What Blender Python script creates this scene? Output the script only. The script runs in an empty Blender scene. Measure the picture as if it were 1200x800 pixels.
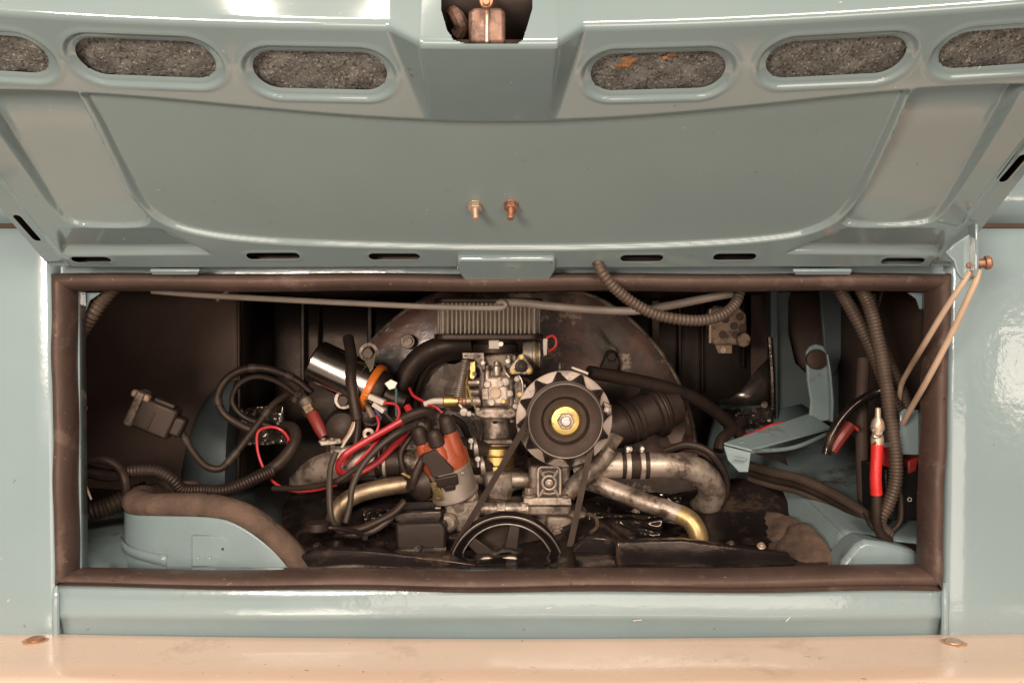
import bpy, bmesh, math, random
import numpy as np
from mathutils import Vector, Matrix
random.seed(7); np.random.seed(7)
scene = bpy.context.scene
col = scene.collection

# ------------------------------------------------------------------ camera
cam_d = bpy.data.cameras.new('camera'); cam = bpy.data.objects.new('camera', cam_d); col.objects.link(cam)
cam.location = (0, -1.0, 0); cam.rotation_euler = (math.radians(90), 0, 0)
cam_d.sensor_width = 36; cam_d.lens = 30; cam_d.clip_start = 0.02; cam_d.clip_end = 100
scene.camera = cam
# ------------------------------------------------------------------ light
world = bpy.data.worlds.new('World'); scene.world = world; world.use_nodes = True
bg = world.node_tree.nodes['Background']; bg.inputs[0].default_value = (1.0, .76, .60, 1); bg.inputs[1].default_value = 0.21
def area(name, loc, target, sx, sy, power, color=(1, .87, .74)):
    d = bpy.data.lights.new(name, 'AREA'); d.shape = 'RECTANGLE'; d.size = sx; d.size_y = sy; d.energy = power; d.color = color
    o = bpy.data.objects.new(name, d); col.objects.link(o); o.location = loc
    o.rotation_euler = (Vector(target) - Vector(loc)).to_track_quat('-Z', 'Y').to_euler()
    return o
area('work_lamp', (-.62, -1.65, .15), (0, .1, -.03), .42, .30, 24)
area('low_fill', (.30, -1.75, -.48), (0, .1, 0), 1.5, .6, 12)  # added low fill to brighten the hatch underside and the bay
area('ceiling_lamp', (-.50, -1.62, 2.1), (-.1, -.2, -.3), .42, .22, 26)
area('shop_lamp', (.6, -3.0, 1.5), (0, 0, -.2), 1.6, .6, 95)
area('wall_lamp', (2.15, -2.15, -.10), (.3, 0, 0), .36, .30, 3.4)
vs = scene.view_settings
vs.view_transform = 'Standard'; vs.look = 'None'; vs.exposure = 0.0; vs.gamma = 1.0
try: vs.use_curve_mapping = False
except Exception: pass

# ------------------------------------------------------------------ materials
def mat(name, c1, c2=None, rough=.5, rough2=None, metal=0, scale=12, bump=0, bscale=60, coat=0, dirt=None, dscale=9, damt=.5, detail=5, specks=None):
    m = bpy.data.materials.new(name); m.use_nodes = True
    n = m.node_tree.nodes; l = m.node_tree.links; b = n['Principled BSDF']
    c2 = c2 or tuple(v * .8 for v in c1); rough2 = rough if rough2 is None else rough2
    tc = n.new('ShaderNodeTexCoord')
    def noise(sc, dt=detail, ro=.6):
        t = n.new('ShaderNodeTexNoise'); t.inputs['Scale'].default_value = sc; t.inputs['Detail'].default_value = dt; t.inputs['Roughness'].default_value = ro
        l.new(tc.outputs['Object'], t.inputs['Vector']); return t
    def ramp(src, a, b_):
        r = n.new('ShaderNodeMapRange'); r.inputs['From Min'].default_value = a; r.inputs['From Max'].default_value = b_
        l.new(src, r.inputs['Value']); return r.outputs[0]
    n1 = noise(scale)
    mx = n.new('ShaderNodeMix'); mx.data_type = 'RGBA'
    mx.inputs['A'].default_value = (*c1, 1); mx.inputs['B'].default_value = (*c2, 1)
    l.new(ramp(n1.outputs['Fac'], .35, .65), mx.inputs['Factor'])
    out = mx.outputs['Result']
    if dirt:
        nd = noise(dscale, 8, .7); md = n.new('ShaderNodeMix'); md.data_type = 'RGBA'
        l.new(ramp(nd.outputs['Fac'], .62 - damt * .35, .70 - damt * .2), md.inputs['Factor'])
        l.new(out, md.inputs['A']); md.inputs['B'].default_value = (*dirt, 1); out = md.outputs['Result']
    if specks:
        for sc_, th_, cc_ in specks:
            ns_ = noise(sc_, 3, .5); mp_ = n.new('ShaderNodeMix'); mp_.data_type = 'RGBA'
            l.new(ramp(ns_.outputs['Fac'], th_, th_ + .02), mp_.inputs['Factor']); l.new(out, mp_.inputs['A']); mp_.inputs['B'].default_value = (*cc_, 1); out = mp_.outputs['Result']
    l.new(out, b.inputs['Base Color'])
    nr = noise(scale * 2.3); rr = n.new('ShaderNodeMapRange'); rr.inputs['From Min'].default_value = .3; rr.inputs['From Max'].default_value = .7
    rr.inputs['To Min'].default_value = rough; rr.inputs['To Max'].default_value = rough2
    l.new(nr.outputs['Fac'], rr.inputs['Value']); l.new(rr.outputs[0], b.inputs['Roughness'])
    b.inputs['Metallic'].default_value = metal
    if max(c1) < .11 and not metal: b.inputs['Specular Tint'].default_value = (1, .78, .66, 1); b.inputs['Specular IOR Level'].default_value = .38
    if coat: b.inputs['Coat Weight'].default_value = coat; b.inputs['Coat Roughness'].default_value = .05
    if bump:
        nb = noise(bscale, 4); bp = n.new('ShaderNodeBump'); bp.inputs['Strength'].default_value = 1; bp.inputs['Distance'].default_value = bump
        l.new(nb.outputs['Fac'], bp.inputs['Height']); l.new(bp.outputs[0], b.inputs['Normal'])
        if coat: l.new(bp.outputs[0], b.inputs['Coat Normal'])
    return m
PAINT = mat('paint', (.238, .305, .318), (.219, .283, .296), .16, .26, scale=3, bump=.0007, bscale=26, coat=.6, specks=[(95, .735, (.16, .19, .185)), (140, .745, (.45, .44, .42))])
LIDPAINT = mat('lid_paint', (.200, .255, .260), (.183, .235, .240), .10, .15, scale=3, bump=.0002, bscale=12, coat=1, specks=[(100, .735, (.14, .15, .14)), (150, .75, (.45, .42, .38))])
LIDPAINT.node_tree.nodes['Principled BSDF'].inputs['Coat IOR'].default_value = 1.6
SATIN = mat('satin_lid_paint', (.208, .258, .258), (.190, .237, .237), .36, .44, scale=3, bump=.0002, bscale=12, specks=[(100, .735, (.14, .15, .14)), (150, .75, (.45, .42, .38))])
BAYPAINT = mat('bay_paint', (.20, .255, .265), (.155, .20, .205), .3, .45, scale=7, bump=.001, bscale=14, dirt=(.05, .038, .03), dscale=7, damt=.35)
DARKBROWN = mat('dark_brown', (.095, .062, .051), (.068, .044, .037), .55, .7, scale=6, bump=.002, bscale=20)  # on bay walls, dirt and the warm light are both in this brown
CREAM = mat('cream_paint', (.74, .545, .42), (.70, .51, .39), .2, .32, scale=3, bump=.0006, bscale=9, coat=.4, dirt=(.56, .39, .285), dscale=5, damt=.14, specks=[(70, .72, (.50, .34, .25)), (120, .74, (.25, .15, .10))])
SEAL = mat('seal_rubber', (.078, .049, .040), (.056, .036, .030), .42, .6, scale=14, bump=.0008, bscale=60, dirt=(.115, .078, .064), dscale=22, damt=.16, specks=[(160, .70, (.16, .12, .10)), (110, .71, (.03, .02, .017))])
FOAM = mat('foam', (.120, .074, .052), (.075, .045, .031), .85, .95, scale=32, bump=.004, bscale=55)
BRUB = mat('black_rubber', (.020, .013, .011), (.030, .020, .016), .42, .6, scale=30, bump=.0005, bscale=90)
CONDUIT = mat('conduit_plastic', (.060, .042, .033), (.080, .057, .044), .38, .5, scale=30)
GLOSS = mat('black_enamel', (.010, .008, .008), (.018, .013, .012), .10, .28, scale=10, bump=.0012, bscale=22, dirt=(.060, .038, .027), dscale=18, damt=.20)
BTIN = mat('black_tin', (.014, .010, .009), (.022, .016, .014), .34, .5, scale=9, bump=.001, bscale=20)
BPLAS = mat('black_plastic', (.019, .013, .011), (.028, .019, .016), .4, .5, scale=40)
ALU = mat('cast_aluminium', (.48, .38, .31), (.33, .26, .21), .36, .52, .55, scale=25, bump=.0006, bscale=160, dirt=(.09, .06, .043), dscale=30, damt=.45)
ALUD = mat('oily_casting', (.26, .195, .15), (.17, .125, .095), .42, .58, .4, scale=25, bump=.001, bscale=110, dirt=(.035, .024, .018), dscale=24, damt=.5)
ALUB = mat('machined_aluminium', (.44, .36, .30), (.34, .275, .225), .42, .55, .6, scale=30)
STEEL = mat('steel', (.50, .45, .40), (.38, .33, .29), .3, .42, .9, scale=40)
CHROME = mat('chrome', (.72, .66, .60), (.68, .62, .56), .19, .24, 1, scale=20)
BRASS = mat('brass', (.58, .41, .15), (.46, .32, .12), .34, .46, .9, scale=40, dirt=(.12, .08, .04), dscale=40, damt=.2)
PIPE = mat('heat_stained_pipe', (.36, .265, .17), (.26, .185, .12), .38, .5, .75, scale=18, dirt=(.12, .075, .045), dscale=18, damt=.4)
PIPEG = mat('golden_pipe', (.52, .37, .16), (.42, .29, .13), .36, .48, .7, scale=20, dirt=(.18, .11, .06), dscale=22, damt=.35)
BLACKCH = mat('glint_black', (.012, .009, .008), None, .06, .12, scale=10)  # low-roughness black for the added glint sheets
LATCHM = mat('worn_latch_steel', (.26, .155, .115), (.17, .095, .07), .4, .6, .5, scale=45, bump=.0008, bscale=90, dirt=(.07, .04, .03), dscale=38, damt=.45)
FANRIM = mat('dull_fan_rim', (.40, .315, .265), (.30, .235, .195), .45, .6, .35, scale=30, dirt=(.12, .085, .065), dscale=40, damt=.25)
DIMRING = mat('dull_steel_edge', (.26, .215, .185), (.18, .145, .125), .35, .5, .8, scale=40)
WINGPAINT = mat('wing_paint', (.215, .275, .283), (.175, .225, .232), .25, .4, scale=6, bump=.0008, bscale=18, dirt=(.09, .07, .055), dscale=9, damt=.13)
DARKPAINT = mat('dark_bay_paint', (.085, .108, .112), (.065, .082, .085), .45, .6, scale=8)  # darker, rougher tone of the bay paint
COPPER = mat('rusty_copper', (.44, .22, .13), (.34, .16, .095), .4, .55, .55, scale=50, dirt=(.14, .07, .045), dscale=40, damt=.35)
RUSTST = mat('plated_steel', (.60, .46, .36), (.46, .32, .23), .35, .5, .6, scale=60)
ORANGE = mat('orange_bakelite', (.36, .072, .027), (.28, .054, .021), .32, .42, scale=30, dirt=(.16, .045, .022), dscale=34, damt=.3)
ORING = mat('orange_plastic', (.70, .17, .02), (.62, .14, .018), .32, .4, scale=20)
RED = mat('red_insulation', (.50, .030, .035), (.42, .022, .027), .32, .42, scale=40)
REDT = mat('red_tape', (.58, .022, .020), (.48, .017, .016), .28, .36, scale=40, bump=.0006, bscale=120)
TEAL = mat('teal_insulation', (.05, .12, .115), None, .4)
BLUEW = mat('blue_insulation', (.05, .07, .22), None, .4)
GREYW = mat('grey_insulation', (.052, .040, .034), (.036, .028, .024), .45, scale=30)
GREYROD = mat('grey_cord', (.17, .135, .11), (.13, .10, .082), .42, .5, scale=25)
TAN = mat('tan_cord', (.52, .37, .26), (.44, .30, .21), .45, .55, scale=30)
WHITEP = mat('ivory_plastic', (.62, .52, .44), (.52, .43, .36), .4, .5, scale=40)
RELAY = mat('relay_tan', (.30, .20, .135), (.22, .145, .095), .5, .6, .2, scale=40, dirt=(.05, .03, .022), dscale=40, damt=.35)
PAPER = mat('filter_paper', (.42, .35, .29), (.33, .27, .22), .75, .85, scale=40)
EMBER = mat('rubber_belt', (.024, .015, .012), (.034, .022, .017), .5, .65, scale=40)
BATT = mat('battery_case', (.012, .011, .012), None, .3)
PRINT = mat('white_print', (.7, .65, .6), None, .5)

def shroud_mat():
    m = mat('mottled_shroud', (.085, .062, .052), (.14, .105, .086), .24, .5, .1, scale=14, bump=.002, bscale=22, dirt=(.15, .085, .065), dscale=11, damt=.28)
    n = m.node_tree.nodes; l = m.node_tree.links; b = n['Principled BSDF']
    src = b.inputs['Base Color'].links[0].from_socket
    tc = n.new('ShaderNodeTexCoord')
    nz = n.new('ShaderNodeTexNoise'); nz.inputs['Scale'].default_value = 6; nz.inputs['Detail'].default_value = 9; nz.inputs['Roughness'].default_value = .75; nz.inputs['Distortion'].default_value = .6
    l.new(tc.outputs['Object'], nz.inputs['Vector'])
    mr = n.new('ShaderNodeMapRange'); mr.inputs['From Min'].default_value = .49; mr.inputs['From Max'].default_value = .56; l.new(nz.outputs['Fac'], mr.inputs['Value'])
    mx = n.new('ShaderNodeMix'); mx.data_type = 'RGBA'; l.new(mr.outputs[0], mx.inputs['Factor']); l.new(src, mx.inputs['A']); mx.inputs['B'].default_value = (.20, .105, .082, 1)
    nz2 = n.new('ShaderNodeTexNoise'); nz2.inputs['Scale'].default_value = 9; nz2.inputs['Detail'].default_value = 9; nz2.inputs['Roughness'].default_value = .8
    mp = n.new('ShaderNodeMapping'); mp.inputs['Location'].default_value = (3, 1, 2); l.new(tc.outputs['Object'], mp.inputs[0]); l.new(mp.outputs[0], nz2.inputs['Vector'])
    mr2 = n.new('ShaderNodeMapRange'); mr2.inputs['From Min'].default_value = .56; mr2.inputs['From Max'].default_value = .60; l.new(nz2.outputs['Fac'], mr2.inputs['Value'])
    mx2 = n.new('ShaderNodeMix'); mx2.data_type = 'RGBA'; l.new(mr2.outputs[0], mx2.inputs['Factor']); l.new(mx.outputs['Result'], mx2.inputs['A']); mx2.inputs['B'].default_value = (.46, .34, .27, 1)
    l.new(mx2.outputs['Result'], b.inputs['Base Color'])
    return m
SHROUD = shroud_mat()
def insul_mat():
    m = mat('speckled_insulation', (.150, .140, .126), (.088, .082, .073), .85, .95, scale=70, bump=.0012, bscale=420)
    n = m.node_tree.nodes; l = m.node_tree.links; b = n['Principled BSDF']; src = b.inputs['Base Color'].links[0].from_socket
    tc = n.new('ShaderNodeTexCoord')
    def speck(sc, thr, colr, src, loc):
        mp = n.new('ShaderNodeMapping'); mp.inputs['Location'].default_value = (loc, loc, 0); l.new(tc.outputs['Object'], mp.inputs[0])
        v = n.new('ShaderNodeTexNoise'); v.inputs['Scale'].default_value = sc; v.inputs['Detail'].default_value = 3; l.new(mp.outputs[0], v.inputs['Vector'])
        r = n.new('ShaderNodeMapRange'); r.inputs['From Min'].default_value = thr; r.inputs['From Max'].default_value = thr + .05; l.new(v.outputs['Fac'], r.inputs['Value'])
        x = n.new('ShaderNodeMix'); x.data_type = 'RGBA'; l.new(r.outputs[0], x.inputs['Factor']); l.new(src, x.inputs['A']); x.inputs['B'].default_value = (*colr, 1)
        return x.outputs['Result']
    src = speck(330, .57, (.05, .04, .032), src, 0); src = speck(420, .60, (.30, .255, .21), src, 3); src = speck(170, .66, (.03, .024, .02), src, 7)
    l.new(src, b.inputs['Base Color']); return m
INSUL = insul_mat()
RUSTY = mat('rust_stain', (.42, .17, .05), (.22, .095, .04), .9, .9, scale=120, bump=.002, bscale=300, dirt=(.12, .10, .082), dscale=170, damt=.5)

# ------------------------------------------------------------------ helpers
def P(px, py, Y):
    s = 1.0 + Y
    return Vector(((px - 600) / 1000 * s, Y, (400 - py) / 1000 * s))
def frame(a):
    a = Vector(a).normalized()
    t = Vector((0, 0, 1)) if abs(a.z) < .9 else Vector((1, 0, 0))
    x = t.cross(a).normalized(); y = a.cross(x).normalized()
    return x, y, a
def spline(pts, n):
    pts = [Vector(p) for p in pts]
    if len(pts) < 3: return [pts[0].lerp(pts[1], i / n) for i in range(n + 1)]
    q = [pts[0] * 2 - pts[1]] + pts + [pts[-1] * 2 - pts[-2]]
    out = []; segs = len(pts) - 1
    L = [(pts[i + 1] - pts[i]).length for i in range(segs)]; T = sum(L)
    for i in range(segs):
        k = max(2, int(round(n * L[i] / T)))
        p0, p1, p2, p3 = q[i:i + 4]
        # centripetal catmull-rom
        t0 = 0; t1 = t0 + max(1e-6, (p1 - p0).length) ** .5; t2 = t1 + max(1e-6, (p2 - p1).length) ** .5; t3 = t2 + max(1e-6, (p3 - p2).length) ** .5
        for j in range(k):
            t = t1 + (t2 - t1) * j / k
            A1 = p0 * ((t1 - t) / (t1 - t0)) + p1 * ((t - t0) / (t1 - t0)); A2 = p1 * ((t2 - t) / (t2 - t1)) + p2 * ((t - t1) / (t2 - t1)); A3 = p2 * ((t3 - t) / (t3 - t2)) + p3 * ((t - t2) / (t3 - t2))
            B1 = A1 * ((t2 - t) / (t2 - t0)) + A2 * ((t - t0) / (t2 - t0)); B2 = A2 * ((t3 - t) / (t3 - t1)) + A3 * ((t - t1) / (t3 - t1))
            out.append(B1 * ((t2 - t) / (t2 - t1)) + B2 * ((t - t1) / (t2 - t1)))
    out.append(pts[-1]); return out
class MB:
    def __init__(s): s.v = []; s.f = []
    def add(s, vs_, fs):
        o = len(s.v); s.v += [tuple(v) for v in vs_]; s.f += [tuple(i + o for i in f) for f in fs]; return s
    def tube(s, pts, r, seg=10, n=None, closed=False, flat=1.0):
        """r: number or function of 0..1; pts: world points"""
        L = sum((Vector(pts[i + 1]) - Vector(pts[i])).length for i in range(len(pts) - 1))
        c = spline(pts, n or max(6, min(60, int(L / .006)))); m = len(c)
        rf = r if callable(r) else (lambda t: r)
        vs_ = []; fs = []; x = None
        for i, p in enumerate(c):
            t = (c[min(i + 1, m - 1)] - c[max(i - 1, 0)]).normalized()
            if x is None: x = frame(t)[0]
            x = (x - t * x.dot(t)).normalized(); y = t.cross(x)
            rr = rf(i / (m - 1))
            for k in range(seg):
                a = 2 * math.pi * k / seg; vs_.append(p + x * (rr * math.cos(a)) + y * (rr * flat * math.sin(a)))
        for i in range(m - 1):
            for k in range(seg):
                k2 = (k + 1) % seg; fs.append((i * seg + k, i * seg + k2, (i + 1) * seg + k2, (i + 1) * seg + k))
        fs.append(tuple(range(seg - 1, -1, -1))); fs.append(tuple((m - 1) * seg + k for k in range(seg)))
        return s.add(vs_, fs)
    def conduit(s, pts, r, period=.0036, seg=12, depth=.16):
        L = sum((Vector(pts[i + 1]) - Vector(pts[i])).length for i in range(len(pts) - 1))
        n = int(L / period * 4)
        def rf(t):
            k = int(round(t * n)) % 4
            return r * (1, 1, 1 - depth, 1 - depth)[k]
        return s.tube(pts, rf, seg, n)
    def lathe(s, prof, o, axis, seg=32):
        x, y, a = frame(axis); o = Vector(o); vs_ = []; fs = []; m = len(prof)
        for (r, h) in prof:
            for k in range(seg):
                t = 2 * math.pi * k / seg; vs_.append(o + a * h + (x * math.cos(t) + y * math.sin(t)) * max(r, 1e-5))
        for i in range(m - 1):
            for k in range(seg):
                k2 = (k + 1) % seg; fs.append((i * seg + k, i * seg + k2, (i + 1) * seg + k2, (i + 1) * seg + k))
        loop = abs(prof[0][0] - prof[-1][0]) + abs(prof[0][1] - prof[-1][1]) < 1e-7
        if prof[0][0] > 1e-4 and not loop: fs.append(tuple(range(seg - 1, -1, -1)))
        if prof[-1][0] > 1e-4 and not loop: fs.append(tuple((m - 1) * seg + k for k in range(seg)))
        return s.add(vs_, fs)
    def cyl(s, o, axis, r, h, seg=24, r2=None):
        return s.lathe([(r, 0), (r if r2 is None else r2, h)], o, axis, seg)
    def ring(s, o, axis, R, r, seg=32, k=8):
        return s.lathe([(R + r * math.cos(2 * math.pi * i / k), r * math.sin(2 * math.pi * i / k)) for i in range(k + 1)], o, axis, seg)
    def box(s, c, sx, sy, sz, R=None):
        c = Vector(c); R = R or Matrix.Identity(3)
        vs_ = [c + R @ Vector((x * sx / 2, y * sy / 2, z * sz / 2)) for x in (-1, 1) for y in (-1, 1) for z in (-1, 1)]
        return s.add(vs_, [(0, 1, 3, 2), (4, 6, 7, 5), (0, 4, 5, 1), (2, 3, 7, 6), (0, 2, 6, 4), (1, 5, 7, 3)])
    def prism(s, poly, Y0, Y1):
        """poly: points as seen on the plane at depth Y0, run straight back to Y1"""
        a = [P(x, y, Y0) for x, y in poly]; b = [Vector((p.x, Y1, p.z)) for p in a]; n = len(a)
        return s.add(a + b, [tuple(range(n)), tuple(range(2 * n - 1, n - 1, -1))] + [(i, i + n, (i + 1) % n + n, (i + 1) % n) for i in range(n)])
    def plate(s, poly, thick, axis):
        """flat plate from world points, pushed along axis"""
        a = [Vector(p) for p in poly]; t = Vector(axis).normalized() * thick; b = [p + t for p in a]; n = len(a)
        return s.add(a + b, [tuple(range(n)), tuple(range(2 * n - 1, n - 1, -1))] + [(i, i + n, (i + 1) % n + n, (i + 1) % n) for i in range(n)])
    def grid(s, rows):
        n = len(rows[0]); vs_ = [p for r in rows for p in r]
        return s.add(vs_, [(i * n + j, i * n + j + 1, (i + 1) * n + j + 1, (i + 1) * n + j) for i in range(len(rows) - 1) for j in range(n - 1)])
    def build(s, name, m, parent=None, bevel=0, sharp=35, solid=0, sub=0):
        me = bpy.data.meshes.new(name); me.from_pydata(s.v, [], s.f); me.validate()
        bm = bmesh.new(); bm.from_mesh(me); bmesh.ops.recalc_face_normals(bm, faces=bm.faces); bm.to_mesh(me); bm.free()
        me.materials.append(m); me.shade_smooth(); me.set_sharp_from_angle(angle=math.radians(sharp))
        o = bpy.data.objects.new(name, me); col.objects.link(o)
        if parent:
            o.parent = parent
            if parent.type == 'EMPTY': o.matrix_parent_inverse = Matrix.Translation(-parent.location)
        if solid: md = o.modifiers.new('thickness', 'SOLIDIFY'); md.thickness = solid; md.offset = 0
        if bevel: md = o.modifiers.new('edge', 'BEVEL'); md.width = bevel; md.segments = 2; md.limit_method = 'ANGLE'; md.angle_limit = math.radians(40)
        if sub: md = o.modifiers.new('smooth', 'SUBSURF'); md.levels = sub; md.render_levels = sub
        return o
def thing(name, label, cat, loc=(0, 0, 0), group=None):
    o = bpy.data.objects.new(name, None); col.objects.link(o); o.location = loc; o.empty_display_size = .02
    o['label'] = label; o['category'] = cat
    if group: o['group'] = group
    return o
def tag(o, label, cat, group=None):
    o['label'] = label; o['category'] = cat
    if group: o['group'] = group
    return o
def pts(l): return [P(*p) for p in l]
def cable(name, label, cat, l, r, m, group=None, parent=None, seg=10):
    o = MB().tube(pts(l), r, seg).build(name, m, parent)
    if not parent: tag(o, label, cat, group)
    return o
def hose(name, label, cat, l, r, m, group=None, period=.0036, parent=None):
    o = MB().conduit(pts(l), r, period).build(name, m, parent, sharp=60)
    if not parent: tag(o, label, cat, group)
    return o
FRONT = Vector((0, -1, 0)); UP = Vector((0, 0, 1)); RIGHT = Vector((1, 0, 0))
def screw(parent, c, axis, r, m=None, name='screw', h=None):
    a = Vector(axis).normalized(); h = h or r * .8
    return MB().cyl(c, a, r, h * .35, 16).cyl(Vector(c) + a * h * .35, a, r * .72, h * .65, 6).build(name, m or STEEL, parent, bevel=r * .12)
# ================================================================== SETTING: floor and van body round the opening
fl = MB().grid([[(-3 + 6 * i / 6, -4 + 6 * j / 6, -.85) for i in range(7)] for j in range(7)]).build('floor', mat('concrete_floor', (.22, .215, .205), (.18, .175, .165), .6, .75, scale=3, bump=.001, bscale=40))
fl['kind'] = 'structure'
van = thing('van_body', 'pale blue-grey van tail panels round the open engine bay', 'van body', (0, .05, -.3))
def sheet(name, rows, m, parent=van, solid=.0015, **k): return MB().grid(rows).build(name, m, parent, solid=solid, **k)
def curved_panel(name, x0, x1, z0, z1, edge, bulge):
    rows = []
    for j in range(25):
        z = z0 + (z1 - z0) * j / 24; row = []
        for i in range(17):
            t = i / 16; x = x0 + (x1 - x0) * t
            d = abs(x - edge); y = .010 * math.exp(-d / .006) * 0 + bulge * (d ** 2) * 1.2 + .0
            row.append((x, y, z))
        rows.append(row)
    return sheet(name, rows, m=PAINT)
# tail panels left and right of the opening (lower ones run down behind the bumper)
zt, zb = .132, -.42
for sx, xe, xo in ((-1, -.537, -.80), (1, .513, .80)):
    rows = []
    for j in range(31):
        z = zb + (zt - zb) * j / 30; row = []
        e = xe + (.0055 if sx < 0 else -.006) * max(0, (.08 - z) / .37)
        # rolled edge at the opening, then the skin curving away
        prof = [(0, .022), (.0005, .012), (.002, .006), (.005, .002), (.009, 0)]
        for d, y in prof: row.append((e + sx * d, y, z))
        for i in range(1, 15):
            d = .009 + (abs(xo - xe) - .009) * i / 14; row.append((e + sx * d, .35 * max(0, d - .03) ** 2, z))
        rows.append(row)
    sheet('tail_panel', rows, PAINT)
    # seam and upper panel
    rows = []
    for j in range(9):
        z = .138 + .25 * j / 8
        rows.append([(xe + sx * (.0 + .27 * i / 10), .002 + .35 * max(0, .27 * i / 10 - .03) ** 2 + (.006 if j == 0 else 0), z) for i in range(11)])
    sheet('upper_panel', rows, PAINT)
    MB().grid([[(xe + sx * .27 * i / 10, .008 + .35 * max(0, .27 * i / 10 - .03) ** 2, z) for i in range(11)] for z in (.128, .142)]).build('seam_filler', SEAL, van, solid=.002)
# panel above the opening, behind the lid
MB().box((0, .02, .105), 1.09, .012, .055).build('header_panel', PAINT, van, bevel=.003)
# valance under the opening
def valance_prof():
    return [(.022, -.276), (.012, -.281), (.004, -.287), (.001, -.291), (.0, -.300), (-.001, -.318), (-.0005, -.3225), (.002, -.3265), (.006, -.335), (.010, -.350), (.012, -.40)]
rows = []
for (y, z) in valance_prof():
    rows.append([(-.533 + 1.038 * i / 60, y + .0006 * math.sin(i * .35) , z + .0008 * math.sin(i * .21 + 1)) for i in range(61)])
sheet('valance', rows, PAINT)
# raised beads where the valance meets the tail panels
for x0, sx in ((-.5335, -1), (.5065, 1)):
    MB().tube([(x0 + sx * .003, .006, -.286), (x0, -.001, -.296), (x0, -.0015, -.33), (x0 + sx * .001, .004, -.41)], .0042, 10).build('edge_bead', PAINT, van)
# pale scratches in the valance paint
for l_ in ([(921, 728), (928, 720), (935, 713)], [(742, 727), (752, 726)], [(640, 712), (646, 711.5)]):
    MB().tube([P(x, y, -.0016) for x, y in l_], .0005, 5, 4).build('scratch', PRINT, van)
# inner flange of the opening
def frame_sheet(outer, inner, y0, y1, name, m):
    o = [P(x, y, 0) for x, y in outer]; n = [P(x, y, 0) for x, y in inner]
    mb = MB(); vs_ = [(p.x, y0, p.z) for p in o] + [(p.x, y0, p.z) for p in n] + [(p.x, y1, p.z) for p in n]
    fs = []
    for i in range(4):
        j = (i + 1) % 4; fs += [(i, j, 4 + j, 4 + i), (4 + i, 4 + j, 8 + j, 8 + i)]
    return mb.add(vs_, fs).build(name, m, van, solid=.002)
frame_sheet([(66, 324), (1108, 324), (1097, 688), (72, 684)], [(84.5, 333), (1096, 333), (1088, 672), (87.5, 673.8)], .016, .030, 'opening_flange', PAINT)
# small gussets in the upper corners of the opening
MB().prism([(94, 343), (118, 343), (105, 352), (97, 372), (94, 372)], .034, .036).build('corner_gusset', PAINT, van)
MB().prism([(1081, 343), (1064, 343), (1074, 350), (1078, 362), (1081, 362)], .034, .036).build('corner_gusset', PAINT, van)

# ---- engine bay shell
CE = .086
MB().grid([[(-.84 + 1.60 * i / 12, y, CE + .004 * math.sin(i * 1.3)) for i in range(13)] for y in (.032, .2, .4, .66)]).build('bay_ceiling', BTIN, van, solid=.002)
# firewall: black pressed steel with upright ribs
mb = MB(); rows = []
for z in (-.50, -.2, 0, .09): rows.append([(-.62 + 1.24 * i / 10, .64, z) for i in range(11)])
MB().grid(rows).build('firewall', BTIN, van, solid=.002)
for px, w, py0, py1 in ((298, 3, 345, 470), (352, 5, 345, 470), (372, 2, 345, 440), (430, 6, 350, 420), (764, 9, 352, 410), (795, 4, 352, 470), (822, 3, 352, 460), (870, 3, 352, 430)):
    MB().prism([(px, py0), (px + w, py0), (px + w, py1), (px, py1)], .615, .639).build('firewall_rib', BTIN if w < 9 else DARKBROWN, van, bevel=.002)
# left compartment: back panel, side wall, floor, painted arch
rows = []
for j in range(17):
    z = -.36 + .445 * j / 16
    rows.append([(-.86 + .405 * i / 24, .44 - .035 * math.exp(-((i - 15) / 6.) ** 2) * (1 - j / 16) + .0015 * math.sin(i * .6 + j * .7), z) for i in range(25)])
MB().grid(rows).build('side_panel', DARKBROWN, van, solid=.002)
MB().grid([[(-.80 - .02 * math.sin(y * 5), y, z) for z in (-.40, -.2, 0, .085)] for y in (.034, .12, .25, .45)]).build('side_wall', DARKBROWN, van, solid=.002)
MB().grid([[(P(280, 0, .43).x + .0, y, z) for z in (-.36, -.15, .086)] for y in (.43, .5, .64)]).build('corner_wall', BTIN, van, solid=.002)
MB().prism([(277, 345), (281, 345), (282, 500), (279, 600), (275, 600), (278, 500)], .418, .43).build('corner_seam', BTIN, van, bevel=.002)
# rounded painted wheel arch in the corner
rows = []
for j in range(13):
    a = math.pi * j / 12
    rows.append([P(277, 585, .43) + Vector((-.092 * math.sin(a) * math.cos(b), -.06 * math.sin(a) * math.sin(b) , .200 * math.cos(a))) for b in [math.pi / 2 * k / 14 for k in range(15)]] + [P(277, 585, .43) + Vector((.004, .2, .2 * math.cos(a)))])
MB().grid(rows).build('wheel_arch', DARKPAINT, van)
# left floor
rows = []
for j, y in enumerate((.032, .08, .15, .25, .44)):
    rows.append([(-.60 + .36 * i / 10 - (.24 if i == 0 else 0), y, -.262 - .003 * math.sin(i * .9) * (j > 0) + .04 * y - .035 * min(1, max(0, (-.60 + .036 * i + .535) / .04)) * (y < .12) - .02 * max(0, i - 5)) for i in range(11)])
MB().grid(rows).build('side_floor', BAYPAINT, van, solid=.002)
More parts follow.
